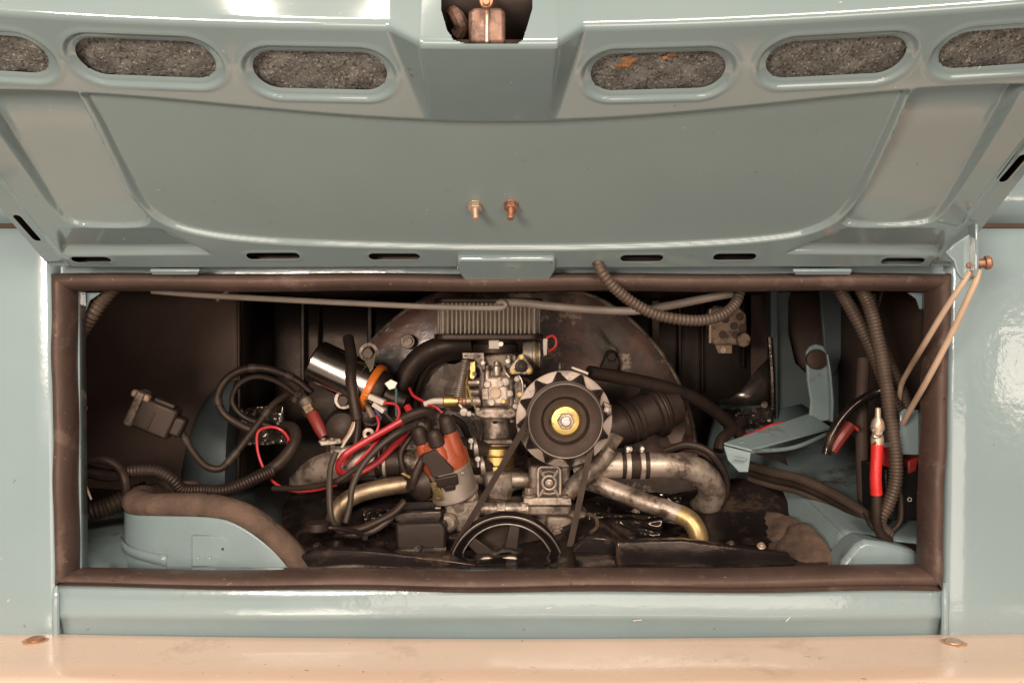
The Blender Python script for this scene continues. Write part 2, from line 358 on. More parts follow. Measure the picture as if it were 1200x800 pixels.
# left curved tray wall in body colour, foam bead sits on it
tw = [(215, 590, .27), (175, 588, .22), (153, 592, .165), (147, 599, .12), (156, 603, .088), (176, 604, .070), (205, 604.5, .060), (240, 605.5, .054), (265, 609, .051), (285, 618, .049), (304, 631, .047), (322, 647, .046), (338, 665, .045)]
tp = spline([P(*t) for t in tw], 44)
rows = [[Vector((p.x, p.y, p.z + (-.300 - p.z) * t - (0 if t else 0))) + Vector((0, -.004 * t, 0)) for p in tp] for t in (0, .04, .3, .6, 1)]
MB().grid(rows).build('foam_tray', WINGPAINT, van, solid=.0025)
# pressed step along the tray wall
sel = [p for p in tp if p.y < .13 and p.x < P(201, 0, .06).x]
st_rows = [[], [], []]
for i_, p in enumerate(sel):
    f_ = i_ / (len(sel) - 1); o_ = Vector((-.0035 * (1 - f_), -.0045, 0))
    for k_, z_ in enumerate((-.2565 - .0085 * f_, -.262 - .010 * f_, -.2665 - .0120 * f_)): st_rows[k_].append(Vector((p.x, p.y, z_)) + o_)
MB().grid(st_rows).build('tray_step', WINGPAINT, van, solid=.0016)
MB().prism([(224, 627), (262, 628), (290, 650), (292, 664), (224, 664)], .0482, .0535).build('tray_panel', WINGPAINT, van, bevel=.002)
# unreadable stamped characters on the tray
mb = MB()
for k, ch in enumerate((0, 1, 0, 2, 0, 1, 2, 0)):
    cx = 233 + k * 6.6 + (3 if k > 3 else 0); cy = 652.5
    if ch == 0: mb.ring(P(cx, cy, .048), FRONT, .0017, .0004, 10, 5)
    elif ch == 1: mb.box(P(cx, cy, .048), .0009, .0008, .0038)
    else: mb.box(P(cx, cy - 1, .048), .0030, .0008, .0008).box(P(cx, cy + 1, .048), .0030, .0008, .0008)
mb.build('stamped_characters', PAINT, van)
MB().cyl(P(261, 643, .048), FRONT, .0016, .0006, 12).build('drain_hole', BRUB, van)

# right compartment
edge = spline(pts([(840, 470, .56), (882, 520, .42), (925, 566, .27), (965, 603, .15), (1003, 641, .055)]), 30)
low = spline(pts([(800, 600, .56), (840, 610, .42), (880, 625, .27), (935, 650, .13), (983, 676, .042)]), 30)
out = spline(pts([(905, 450, .56), (985, 505, .42), (1050, 550, .27), (1090, 590, .15), (1110, 640, .042)]), 30)
n = min(len(edge), len(low), len(out))
MB().grid([low[:n], [low[i].lerp(edge[i], .5) + Vector((.004, 0, -.004)) for i in range(n)], [low[i].lerp(edge[i], .93) for i in range(n)], edge[:n]]).build('inner_wing', WINGPAINT, van, solid=.002)
MB().grid([edge[:n], [edge[i].lerp(out[i], .05) + Vector((0, 0, .002)) for i in range(n)], [edge[i].lerp(out[i], .5) for i in range(n)], out[:n]]).build('wing_shelf', WINGPAINT, van, solid=.002)
MB().prism([(983, 674), (988, 658), (1004, 638), (1014, 632.5), (1040, 636), (1076, 645), (1076, 674)], .036, .085).build('wing_box', WINGPAINT, van, bevel=.006)
MB().cyl(P(1057, 663, .0355), FRONT, .0022, .0008, 12).build('drain_hole', BRUB, van)
# back panel on the right with its openings
MB().prism([(903, 338), (928, 338), (924, 352), (924, 390), (932, 425), (948, 440), (960, 437), (965, 405), (965, 338), (1016, 338), (985, 445), (1010, 447), (1012, 620), (880, 620), (903, 500)], .50, .503).build('back_panel', DARKPAINT, van, bevel=.001)
MB().prism([(903, 338), (912, 338), (912, 520), (905, 540)], .47, .499).build('panel_flange', DARKPAINT, van, bevel=.002)
MB().grid([[P(x, y, .56) for x in (880, 960, 1040, 1120)] for y in (330, 420, 520, 640)]).build('cavity_wall', DARKBROWN, van, solid=.002)
MB().grid([[(.575, y, z) for z in (-.40, -.2, 0, .085)] for y in (.034, .2, .4, .58)]).build('side_wall', DARKBROWN, van, solid=.002)
MB().prism([(960, 338), (1010, 338), (980, 440), (968, 436)], .49, .499).build('panel_rib', DARKPAINT, van, bevel=.003)
# glossy pressed tin in the two rear corners
def crumple(name, poly, Y, m, amp=.006, nx=18, nz=14, parent=van, fr=1.0):
    xs = [p[0] for p in poly]; ys = [p[1] for p in poly]
    # bilinear quad patch with rumpled relief
    a, b, c, d = [P(x, y, Y) for x, y in poly]
    rows = []
    for j in range(nz + 1):
        t = j / nz; r = []
        for i in range(nx + 1):
            s = i / nx; p = (a.lerp(b, s)).lerp(d.lerp(c, s), t)
            w = math.sin(s * 17 * fr + 3 * math.sin(t * 9 * fr)) * math.sin(t * 13 * fr + 2 * math.sin(s * 11 * fr)) * math.sin(math.pi * s) ** .3
            r.append(p + Vector((0, amp * w, 0)))
        rows.append(r)
    return MB().grid(rows).build(name, m, parent, solid=.001)
TINR = mat('crumpled_bright_tin', (.16, .13, .11), (.05, .04, .034), .12, .25, .7, scale=18)
crumple('corner_tin', [(280, 478), (332, 474), (336, 520), (280, 522)], .41, TINR, .008)
crumple('corner_tin', [(842, 480), (908, 476), (904, 506), (850, 510)], .46, TINR, .008)
mb = MB(); mb.add([P(842, 474, .47), P(903, 474, .47), P(900, 420, .47), P(888, 432, .47), P(868, 458, .46)], [(0, 1, 4), (1, 2, 3, 4)])
mb.build('corner_gusset', TINR, van, solid=.002)
MB().tube(pts([(902, 395, .465), (905, 440, .465), (906, 490, .465)]), .005, 8).build('gusset_flange', GLOSS, van)
screw(van, P(896, 474, .462), FRONT, .006, ALU)

# ================================================================== rubber seal
def seal():
    t = thing('rubber_seal', 'brown rubber weatherstrip framing the engine opening', 'rubber seal', (0, 0, -.29))
    O = [(62, 320), (1113, 320), (1101, 692), (67, 686)]; I = [(84, 340.5), (1091, 340.5), (1081, 665), (86.5, 670)]
    prof = [(0, .015), (.0, .004), (.05, -.005), (.18, -.012), (.38, -.0155), (.60, -.015), (.80, -.010), (.94, -.002), (1.0, .007), (.98, .018)]
    profb = [(0, .012), (.0, .0), (.06, -.007), (.16, -.010), (.24, -.0065), (.29, -.006), (.36, -.012), (.52, -.0165), (.72, -.0155), (.88, -.008), (1.0, .004), (.98, .018)]
    names = ['seal_strip'] * 4
    for k in range(4):
        a, b = P(*O[k], 0), P(*O[(k + 1) % 4], 0); c, d = P(*I[k], 0), P(*I[(k + 1) % 4], 0)
        n = 70; rows = []
        pr = profb if k == 2 else prof
        for i in range(n + 1):
            s_ = i / n; o = a.lerp(b, s_); q = c.lerp(d, s_); r = []
            w = math.sin(math.pi * s_)
            wob = Vector((0, 0, 0))
            if k == 2: wob = Vector((0, .0, -.0035 * w + .0012 * math.sin(s_ * 21)))
            if k in (1, 3): wob = Vector((.0008 * math.sin(s_ * 15), 0, 0))
            if k == 0: wob = Vector((0, .0, .0008 * math.sin(s_ * 23)))
            for (f, y) in pr: r.append(o.lerp(q, f) + Vector((0, y + .0006 * math.sin(s_ * 31 + f * 2), 0)) + wob)
            rows.append(r)
        MB().grid(rows).build('seal_strip', SEAL, t, sharp=60)
    return t
seal()

# ================================================================== bumper
bump = thing('rear_bumper', 'cream painted steel bumper below the engine bay', 'bumper', (0, -.08, -.40))
prof = [(-.004, -.40), (-.006, -.352), (-.010, -.3455), (-.016, -.3435), (-.030, -.3445), (-.09, -.3465), (-.128, -.3475), (-.138, -.3495), (-.145, -.354), (-.149, -.361), (-.150, -.375), (-.150, -.45), (-.135, -.47)]
rows = [[(-.95 + 1.9 * i / 60, y + .05 * ((i - 30) / 30) ** 2, z + .0007 * math.sin(i * .9) * (k > 3)) for i in range(61)] for k, (y, z) in enumerate(prof)]
MB().grid(rows).build('beam', CREAM, bump, sharp=70, solid=.002)
for px, py, m in ((42, 751.5, COPPER), (1117, 756, RUSTST)):
    y = -.017 if px < 500 else -.024
    c = P(px, py, y); c.z = -.3432
    rr_ = random.Random(px); q_ = [(c.x + math.cos(a) * (.0125 + .003 * rr_.random()), c.y + math.sin(a) * (.0118 + .003 * rr_.random()), c.z - .0006 - .0006) for a in [2 * math.pi * k / 22 for k in range(22)]]
    MB().plate(q_, .0009, UP).build('rust_stain', mat('rust_bleed', (.50, .31, .20), (.40, .23, .14), .7, .8, scale=60), bump)
    MB().lathe([(.0096, 0), (.0094, .0012), (.0075, .0026), (.004, .0034), (.0001, .0036)], c, UP, 24).build('bolt', m, bump)

# ================================================================== engine lid, hinged above and propped open
lid = thing('engine_hatch', 'open blue-grey engine hatch with oval cut-outs hinged above the bay', 'engine hatch', (0, -.02, .08))
th = math.radians(29); EV = Vector((0, -math.cos(th), math.sin(th))); EN = Vector((0, -math.sin(th), -math.cos(th)))
H0 = Vector((0, -.022, .0822))
def LUV(px, py):
    d = Vector(((px - 600) / 1000, 1, (400 - py) / 1000)); c = Vector((0, -1, 0))
    t = (H0 - c).dot(EN) / d.dot(EN); p = c + d * t
    return (p.x, (p - H0).dot(EV))
def LP(u, v, h=0): return H0 + Vector((u, 0, 0)) + EV * v + EN * h
def uvpoly(l): return np.array([LUV(*p) for p in l])
def sd_poly(U, V, poly):
    d = np.full(U.shape, 1e9); inside = np.zeros(U.shape, bool); n = len(poly)
    for i in range(n):
        a = poly[i]; b = poly[(i + 1) % n]; e = b - a
        wx = U - a[0]; wy = V - a[1]; t = np.clip((wx * e[0] + wy * e[1]) / max(1e-12, e @ e), 0, 1)
        d = np.minimum(d, (wx - t * e[0]) ** 2 + (wy - t * e[1]) ** 2)
        c1 = (a[1] > V) != (b[1] > V)
        with np.errstate(divide='ignore', invalid='ignore'): xx = (b[0] - a[0]) * (V - a[1]) / (b[1] - a[1]) + a[0]
        inside ^= c1 & (U < xx)
    d = np.sqrt(d); return np.where(inside, -d, d)
def sd_cap(U, V, cu, cv, hl, r, ang):
    ca, sa = math.cos(ang), math.sin(ang); x = (U - cu) * ca + (V - cv) * sa; y = -(U - cu) * sa + (V - cv) * ca
    x2 = x - np.clip(x, -(hl - r), hl - r); return np.hypot(x2, y) - r
def sst(d, a, b):
    t = np.clip((d - a) / (b - a), 0, 1); return t * t * (3 - 2 * t)
ULEFT, URIGHT = LUV(54, 316)[0], LUV(1118, 316)[0]
edge_pts = [LUV(*p) for p in [(-215, 2), (0, 15), (230, 26), (455, 38), (690, 38), (900, 26), (1200, 7), (1390, -8)]]
eu = np.array([p[0] for p in edge_pts]); ev = np.array([p[1] for p in edge_pts]); kk = np.polyfit(eu, ev, 2)
def vfree(u): return np.polyval(kk, u)
NU, NV = 620, 230
s = np.linspace(0, 1, NU); t = np.linspace(0, 1, NV)
U, T = np.meshgrid(ULEFT + (URIGHT - ULEFT) * s, t)
V = T * vfree(U)
CELL = (URIGHT - ULEFT) / NU
ovals = []
for (cx, cy, w) in ((-28, 62, 82), (171, 70, 81.5), (375, 85, 80), (771, 85, 80.5), (979.5, 69.5, 82), (1186, 57, 83)):
    cu, cv = LUV(cx, cy); hl = abs(LUV(cx + w, cy)[0] - cu) * .975; r = (LUV(cx, cy - 24)[1] - LUV(cx, cy + 24)[1]) / 2
    ovals.append((cu, cv, hl, r * .90, math.atan(np.polyval(np.polyder(kk), cu) * .9)))
slots = []
for (cx, cy, w, hh) in ((107, 304, 23, 3.2), (320, 300, 31, 3.6), (462, 301, 30, 3.6), (752, 302, 25, 3.6), (861, 301, 25, 3.6), (1058, 306, 25, 3.6)):
    cu, cv = LUV(cx, cy); hl = LUV(cx + w, cy)[0] - cu; slots.append((cu, cv, hl, (LUV(cx, cy - hh)[1] - LUV(cx, cy + hh)[1]) / 2, 0))
for (ax, ay, bx, by) in ((16, 258, 43, 288), (-60, 165, -12, 222), (1176, 220, 1204, 188), (1240, 145, 1290, 85)):
    a = LUV(ax, ay); b = LUV(bx, by); c = ((a[0] + b[0]) / 2, (a[1] + b[1]) / 2); hl = math.hypot(a[0] - b[0], a[1] - b[1]) / 2
    slots.append((c[0], c[1], hl, .0042, math.atan2(b[1] - a[1], b[0] - a[0])))
holes = ovals + slots
# snap grid points to the rims of the holes so that the cut-outs have clean edges
inside = np.zeros(U.shape, bool); near = np.zeros(U.shape, bool)
for hlp in holes:
    d = sd_cap(U, V, *hlp); e = 1e-5
    gx = (sd_cap(U + e, V, *hlp) - d) / e; gy = (sd_cap(U, V + e, *hlp) - d) / e
    m_ = (np.abs(d) < CELL * .62); U = np.where(m_, U - d * gx, U); V = np.where(m_, V - d * gy, V)
    inside |= (d < -CELL * .62)
REG = {}
def height(U, V):
    D = 0
    h = np.zeros(U.shape)
    dish = uvpoly([(98, 112), (115, 142), (138, 188), (165, 238), (182, 255), (205, 267), (245, 277), (310, 284.5), (400, 289), (500, 291.5), (600, 292.5), (700, 291.5), (800, 289), (890, 283.5), (940, 276), (975, 262), (998, 240), (1018, 205), (1040, 160), (1063, 108), (1080, 60), (80, 60)])
    sl = uvpoly([(-120, 60), (86, 75), (94, 116), (119, 166), (154, 231), (174, 257), (168, 264), (120, 266), (84, 262), (64, 246), (40, 214), (0, 158), (-70, 60)])
    sr = uvpoly([(1290, 50), (1082, 75), (1068, 110), (1046, 160), (1023, 208), (1002, 243), (988, 261), (1000, 265), (1060, 265), (1092, 260), (1108, 245), (1140, 200), (1192, 115), (1235, 50)])
    def smooth(pl, n=160): return np.array([(p.x, p.y) for p in spline([Vector((a_, b_, 0)) for a_, b_ in pl], n)])
    dish = np.vstack([smooth(dish[:20]), dish[20:]]); sl = np.vstack([sl[:3], smooth(sl[3:12], 60), sl[12:]]); sr = np.vstack([sr[:3], smooth(sr[3:13], 60), sr[13:]])
    d = sd_poly(U, V, dish); h -= .0055 * sst(-d, -.0015, .0035); ddish = d
    for q in (sl, sr):
        d = sd_poly(U, V, q); h -= (.0045 + .070 * np.maximum(0, V - .08)) * sst(-d, -.0005, .0025)
    # outer flange
    de = np.minimum(U - ULEFT, URIGHT - U)
    h -= .007 * sst(-de, -.034, -.020)
    h -= .004 * sst(-V, -.006, -.0005)
    for wq in ([(66, 266), (186, 267), (246, 297), (74, 299)], [(1108, 266), (992, 267), (922, 297), (1100, 299)]):
        wp = uvpoly(wq); d = sd_poly(U, V, wp); v0, v1 = wp[:, 1].min(), wp[:, 1].max()
        h -= .007 * sst(-d, -.002, .004) * np.clip((v1 - V) / (v1 - v0), 0, 1) * np.clip((V - v0) / .01, 0, 1)
    # band with the cut-outs
    bp = np.array([LUV(*p) for p in [(0, 106), (120, 112), (250, 120), (500, 142), (650, 142), (900, 120), (1060, 109), (1200, 99)]])
    k2 = np.polyfit(bp[:, 0], bp[:, 1], 4); vb = np.polyval(k2, np.clip(U, -.53, .53))
    # flat bottom edge in the middle
    m = sst(V - vb, -.007, .004)
    if U.size > 5000: REG['satin'] = (ddish < -.003) & (V < vb - .004)
    h = h * (1 - m) + .002 * m
    # bulge round the latch
    def lin(a, b, v): 
        (u0, v0), (u1, v1) = LUV(*a), LUV(*b); return u0 + (u1 - u0) * (v - v0) / (v1 - v0)
    lo, li = lin((500, 146), (457, 44), V), lin((508, 146), (500, 58), V); ro, ri = lin((650, 146), (684, 42), V), lin((642, 146), (648, 58), V)
    f = np.minimum((U - lo) / (li - lo), (ro - U) / (ro - ri)); f = np.clip(f, 0, 1)
    f = np.where(f < .12, f * f / .24, np.where(f > .88, .94 - (1 - f) ** 2 / .24 + .06 - .06, f - .06)) / .94
    h += .019 * f * np.clip((V - vb) / (vfree(U) - vb), 0, 1)
    # pressed rims round the ovals
    for o in ovals:
        d = sd_cap(U, V, *o)
        h += -.0024 * sst(-d, -.0086, -.0052) + .0005 * np.exp(-((d - .0100) / .0024) ** 2) - .0014 * sst(-d, -.0040, .0004)
    for o in slots:
        d = sd_cap(U, V, *o); h += .0005 * np.exp(-((d - .0018) / .0016) ** 2)
    # very slight oil-canning of the sheet
    h += .0006 * np.sin(U * 13 + 2 * np.sin(V * 9)) * np.sin(V * 21 + 1)
    return h
Hh = height(U, V)
W = np.stack([H0.x + U, H0.y + EV.y * V + EN.y * Hh, H0.z + EV.z * V + EN.z * Hh], -1)
idx = np.arange(NU * NV).reshape(NV, NU)
q = np.stack([idx[:-1, :-1], idx[:-1, 1:], idx[1:, 1:], idx[1:, :-1]], -1).reshape(-1, 4)
cu_, cv_ = U.ravel()[q].mean(1), V.ravel()[q].mean(1)
ok = np.ones(len(q), bool)
for hlp in holes: ok &= sd_cap(cu_, cv_, *hlp) > 0
mb = MB(); mb.v = [tuple(p) for p in W.reshape(-1, 3)]; mb.f = [tuple(int(i) for i in f) for f in q[ok]]
bm_ = mb.build('inner_panel', LIDPAINT, lid, sharp=80)
bm_.data.materials.append(SATIN)
sat = REG['satin'].ravel()[q[ok]].all(1)
bm_.data.polygons.foreach_set('material_index', sat.astype(np.int32))
me = bm_.data; b2 = bmesh.new(); b2.from_mesh(me); bmesh.ops.delete(b2, geom=[v for v in b2.verts if not v.link_faces], context='VERTS'); b2.to_mesh(me); b2.free()
# rolled front lip and the outer skin
us = np.linspace(ULEFT, URIGHT, 1040)
hv = height(us.reshape(1, -1), (vfree(us) - 1e-4).reshape(1, -1))[0]
ELIP = Vector((0, .30, .954)).normalized()
rows = []
for k in range(8):
    a = k / 7; r = []
    off = EV * (.006 * 2 * a * (1 - a) + .006 * a * a) + (ELIP * .006) * (a * a)
    for u, v, h in zip(us, vfree(us), hv): r.append(LP(u, v, h) + off)
    rows.append(r)
base = rows[-1]
NL = 90
latch = np.array([(517, -60), (517, 12), (524, 36), (532, 47), (545, 51.5), (606, 51.5), (613, 46), (617, 34), (624, 10), (624, -60)], float)
for k in range(1, NL + 1):
    r = []
    for u, p, h in zip(us, base, hv):
        dz = .09 * k / NL; f = min(1, dz / .05); lev = 0
        r.append(p + ELIP * dz - EN * lev * 0 + Vector((0, .0035 * math.sin(u * 30) * f, 0)))
    rows.append(r)
nr = len(rows); nc = len(us); fs = []; allp = [p for r in rows for p in r]
pxs = np.array([[600 + p.x / (1 + p.y) * 1000, 400 - p.z / (1 + p.y) * 1000] for p in allp])
dl = sd_poly(pxs[:, 0], pxs[:, 1], latch)
# snap to cut-out outline (latch opening)
g = 0.01
gx = (sd_poly(pxs[:, 0] + g, pxs[:, 1], latch) - dl) / g; gy = (sd_poly(pxs[:, 0], pxs[:, 1] + g, latch) - dl) / g
for i in np.where(np.abs(dl) < .85)[0]:
    p = allp[i]; sc_ = (1 + p.y) / 1000
    allp[i] = p + Vector((-dl[i] * gx[i] * sc_, 0, dl[i] * gy[i] * sc_))
    pxs[i] -= dl[i] * np.array([gx[i], gy[i]])
for i in range(nr - 1):
    for j in range(nc - 1):
        f = (i * nc + j, i * nc + j + 1, (i + 1) * nc + j + 1, (i + 1) * nc + j)
        c = pxs[list(f)].mean(0)
        if 515 < c[0] < 626 and c[1] < 53 and sd_poly(np.array([c[0]]), np.array([c[1]]), latch)[0] < 0: continue
        fs.append(f)
lip = MB().add(allp, fs).build('front_lip', LIDPAINT, lid, sharp=70)
b2 = bmesh.new(); b2.from_mesh(lip.data); bmesh.ops.delete(b2, geom=[v for v in b2.verts if not v.link_faces], context='VERTS'); b2.to_mesh(lip.data); b2.free()
top = rows[-1][::52]
back = [Vector((p.x, .0, .20)) for p in top]
MB().grid([[p.lerp(b, t) + Vector((0, 0, .02 * math.sin(math.pi * t))) for p, b in zip(top, back)] for t in (0, .1, .3, .6, .85, 1)]).build('outer_skin', PAINT, lid, solid=.001)
# black sheet added behind the cut-outs, standing in for the shade inside
MB().grid([[LP(ULEFT + .004 + (URIGHT - ULEFT - .008) * i / 10, v, -.034) for i in range(11)] for v in (-.004, .1, .2, .3, .36)]).build('shade_backing', BTIN, lid, solid=.001)
MB().grid([[LP(ULEFT + .002 + (URIGHT - ULEFT - .004) * i / 10, -.0015, h_) for i in range(11)] for h_ in (-.0065, -.02, -.040)]).build('hinge_hem', LIDPAINT, lid, solid=.001)
MB().grid([[LP(ULEFT + .002 + (URIGHT - ULEFT - .004) * i / 10, .0015, h_) for i in range(11)] for h_ in (-.011, -.02, -.038)]).build('shade_liner', BTIN, lid, solid=.001)  # black sheet added so the hinge-side slots look shaded
for ue, sg in ((ULEFT, 1), (URIGHT, -1)):
    MB().grid([[LP(ue + sg * .0012, .36 * i / 10, h_) for i in range(11)] for h_ in (-.0075, -.02, -.040)]).build('side_hem', LIDPAINT, lid, solid=.001)
    MB().grid([[LP(ue + sg * .0032, .36 * i / 10, h_) for i in range(11)] for h_ in (-.0095, -.02, -.038)]).build('shade_liner', BTIN, lid, solid=.001)  # black sheet added so the side slots look shaded
# insulation behind each oval
for k, o in enumerate(ovals):
    rows = []
    nu, nv = 90, 34
    rng = np.random.RandomState(k)
    for j in range(nv):
        r = []
        for i in range(nu):
            a = (i / (nu - 1) * 2 - 1) * (o[2] + .008); b = (j / (nv - 1) * 2 - 1) * (o[3] + .006)
            ca, sa = math.cos(o[4]), math.sin(o[4])
            hh = -.0085 + .0013 * rng.rand() + .0012 * math.sin(i * .23 + k) * math.sin(j * .31 + k)
            r.append(LP(o[0] + a * ca - b * sa, o[1] + a * sa + b * ca, hh))
        rows.append(r)
    pad = MB().grid(rows).build('insulation_pad', INSUL, lid, sharp=180)
    if k == 3:
        pad['label'] = 'insulation pad with orange rust stains'
        for (sx_, sy_, rr) in ((736, 80, 9), (726, 84, 5), (789, 71, 6), (780, 75, 3.5), (746, 77, 5)):
            u, v = LUV(sx_, sy_); rows = []
            for j in range(6):
                rows.append([LP(u + rr * .0007 * (j / 5) * math.cos(a) * (1 + .25 * math.sin(3 * a + sx_)), v + rr * .0006 * (j / 5) * math.sin(a) * (1 + .3 * math.sin(2 * a + sy_)), -.0062 - .0014 * (j / 5) ** 2 + .0012 * rng.rand()) for a in [2 * math.pi * q_ / 20 for q_ in range(21)]])
            MB().grid(rows).build('rust_patch', RUSTY, pad, sharp=180)
# latch inside the lip opening
lc = P(570, 28, -.315)
MB().prism([(549, 14), (554, 8), (588, 8), (592, 14), (592, 51), (549, 51)], -.322, -.29).build('latch_block', LATCHM, lid, bevel=.003)
MB().prism([(568, -20), (573, -20), (573, 50), (568, 50)], -.326, -.320).build('latch_tongue', RUSTST, lid, bevel=.0012)
MB().cyl(P(570, 3, -.33), FRONT, .0055, .004, 16).cyl(P(570, 3, -.334), FRONT, .003, .003, 12).build('latch_pin', COPPER, lid, bevel=.0006)
MB().prism([(505, -60), (640, -60), (640, 56), (505, 56)], -.270, -.266).build('latch_housing', DARKBROWN, lid)
MB().tube(pts([(531, 15, -.30), (537, 22, -.31), (541, 32, -.305), (536, 40, -.30)]), .006, 8).build('latch_spring', LATCHM, lid)
# threaded studs with nuts
for px, py, m in ((556.5, 245, RUSTST), (599, 244.5, COPPER)):
    u, v = LUV(px, py); hh = float(height(np.array([[u]]), np.array([[v]]))[0, 0]); c = LP(u, v, hh)
    ax = (EN + Vector((-.03 if px > 580 else .06, 0, 0))).normalized()
    st = MB().conduit([c, c + ax * .019], .0036, .0016, 12, .12).build('stud', m, lid, sharp=60)
    MB().cyl(c, ax, .0078, .001, 20).cyl(c + ax * .001, ax, .0072, .0058, 6).build('nut', m, st, bevel=.0008)
# tab in the middle of the hinge edge
tabp = [LUV(*p) for p in [(536, 299), (650, 299), (651, 312), (644, 325), (544, 325), (536, 312)]]
MB().plate([LP(u, v, -.004) for u, v in tabp], .010, EN).build('tab', LIDPAINT, lid, bevel=.003)
MB().plate([LP(*LUV(x, y), -.0075) for x, y in [(540, 297.5), (647, 297.5), (646, 301), (541, 301)]], .007, EN).build('tab_gap', BRUB, lid)
for x0, x1 in ((176, 234), (929, 998)):
    MB().plate([LP(*LUV(x, y), -.002) for x, y in [(x0, 316), (x1, 316), (x1 - 2, 320.5), (x0 + 3, 320.5)]], .004, EN).build('hinge_shim', PAINT, lid, bevel=.0008)
MB().lathe([(.0105, 0), (.0105, .003), (.008, .005), (.0055, .005), (.0055, 0)], LP(*LUV(700, 303), -.009), EN, 24).build('grommet', ALUD, lid)
# bracket for the prop on the right-hand edge
br = MB()
br.prism([(1108, 296), (1118, 286), (1136, 274), (1142, 262), (1146, 262), (1147, 296), (1146, 316), (1143, 325), (1136, 329.5), (1127, 327), (1121, 318), (1118, 306)], -.092, -.088)
b_ = br.build('prop_bracket', LIDPAINT, lid, bevel=.0015)
MB().prism([(1143, 262), (1147, 262), (1148.5, 300), (1147, 318), (1143.5, 325)], -.104, -.088).build('bracket_flange', LIDPAINT, b_, bevel=.001)
MB().lathe([(.005, 0), (.005, .006), (.0072, .007), (.0072, .011), (.0055, .013), (.0001, .0135)], P(1146, 309, -.098), Vector((1, -.25, .1)), 20).build('pivot_pin', COPPER, b_)
MB().lathe([(.0035, 0), (.003, .001), (.0001, .0012)], P(1136, 311, -.0925), FRONT, 14).build('rivet', COPPER, b_)
# tan prop cord
cable('prop_cord', 'tan prop cord running from lid bracket down past the right seal, left strand', 'cord', [(1137, 318, -.093), (1128, 332, -.088), (1108, 362, -.07), (1082, 405, -.03), (1066, 432, .045), (1056, 452, .08), (1052, 480, .10)], .0032, TAN, 'prop cords')
cable('prop_cord', 'tan prop cord hanging from the copper lid pin to the battery bracket, right strand', 'cord', [(1147, 316, -.098), (1144, 328, -.096), (1136, 346, -.09), (1113, 395, -.065), (1086, 446, -.03), (1070, 474, .02), (1058, 496, .06)], .0034, TAN, 'prop cords')
# ================================================================== ENGINE
def star(c, axis, R, r, n, th, rot=0, shape=None):
    x, y, a = frame(axis); out = []
    return x, y, a
# ---- engine tin (glossy black pressed sheet below everything)
rows = []
for j in range(46):
    y = .034 + .52 * j / 45; r = []
    for i in range(101):
        px = 330 + 640 * i / 100; x = (px - 600) / 1000 * (1 + min(y, .25))
        z = -.278 + .05 * math.exp(-((y - .30) / .09) ** 2) * (1 + .25 * math.sin(x * 22)) + .02 * y
        z += .0025 * math.sin(x * 55 + 3 * math.sin(y * 40)) * math.sin(y * 55 + x * 20) * min(1, y / .1)
        z += .030 * math.exp(-((x - .115) / .06) ** 2 - ((y - .17) / .05) ** 2) + .012 * math.exp(-((x + .17) / .05) ** 2 - ((y - .20) / .04) ** 2)
        r.append((x, y, z))
    rows.append(r)
tin = thing('engine_tin', 'glossy black pressed tin tray under the engine parts', 'engine tin', (0, .1, -.28))
MB().grid(rows).build('tray', GLOSS, tin, sharp=180)
MB().prism([(722, 634), (800, 632), (860, 640), (925, 648), (934, 664), (722, 664)], .06, .075).build('front_flange', GLOSS, tin, bevel=.003)
MB().prism([(372, 643), (430, 645), (520, 654), (560, 660), (560, 668), (340, 668), (350, 652)], .05, .07).build('front_flange', GLOSS, tin, bevel=.003)
MB().prism([(688, 626), (724, 630), (722, 664), (664, 664), (672, 640)], .10, .12).build('side_shield', GLOSS, tin, bevel=.004)
MB().tube(pts([(345, 634, .075), (352, 624, .10), (385, 618, .12), (420, 624, .10), (428, 630, .08)]), .0035, 8).build('rolled_edge', BTIN, tin)
MB().tube(pts([(692, 624, .10), (700, 616, .11), (698, 606, .12), (690, 602, .13)]), .0025, 8).build('edge_wire', PIPE, tin)
for px, py in ((372, 640), (856, 638), (892, 640), (838, 646)): screw(tin, P(px, py, .07), (0, -.5, .85), .0055, RUSTST if px > 880 else ALUD)
MB().cyl(P(372, 622, .12), UP, .016, .012, 24).build('cap', BPLAS, tin, bevel=.002)
crumple('glint_sheet', [(688, 600), (778, 604), (774, 634), (690, 632)], .16, BLACKCH, .0055, 60, 24, tin, .5)  # rippled glossy sheets added to throw glints above the tray
crumple('glint_sheet', [(425, 596), (472, 596), (470, 618), (428, 622)], .17, BLACKCH, .005, 40, 20, tin, .5)
crumple('glint_sheet', [(715, 572), (800, 580), (796, 598), (720, 592)], .255, BLACKCH, .005, 50, 16, tin, .5)
# ---- crankcase block behind the pulley
case = thing('crankcase', 'oily grey crankcase casting behind the spoked pulley', 'crankcase', P(600, 640, .2))
MB().prism([(518, 595), (545, 585), (600, 590), (690, 600), (700, 668), (515, 668)], .17, .36).build('housing', ALUD, case, bevel=.006)
MB().prism([(521, 590), (560, 584), (566, 600), (560, 622), (540, 626), (520, 612)], .155, .20).build('distributor_seat', ALUD, case, bevel=.004)
MB().lathe([(.013, 0), (.013, .006), (.009, .009), (.005, .009), (.005, .006), (.0001, .006)], P(525, 611, .154), FRONT, 20).build('plug', ALUD, case)
MB().cyl(P(563, 596, .15), RIGHT, .0085, .065, 16).cyl(P(582, 596, .15), RIGHT, .011, .012, 6).cyl(P(610, 596, .15), RIGHT, .010, .008, 6).build('oil_pipe', ALU, case, bevel=.001)
MB().prism([(640, 604), (672, 606), (672, 650), (640, 652)], .16, .2).build('pump_cover', ALUD, case, bevel=.004)
screw(case, P(652, 624, .159), FRONT, .011, ALUD, 'drain_plug')
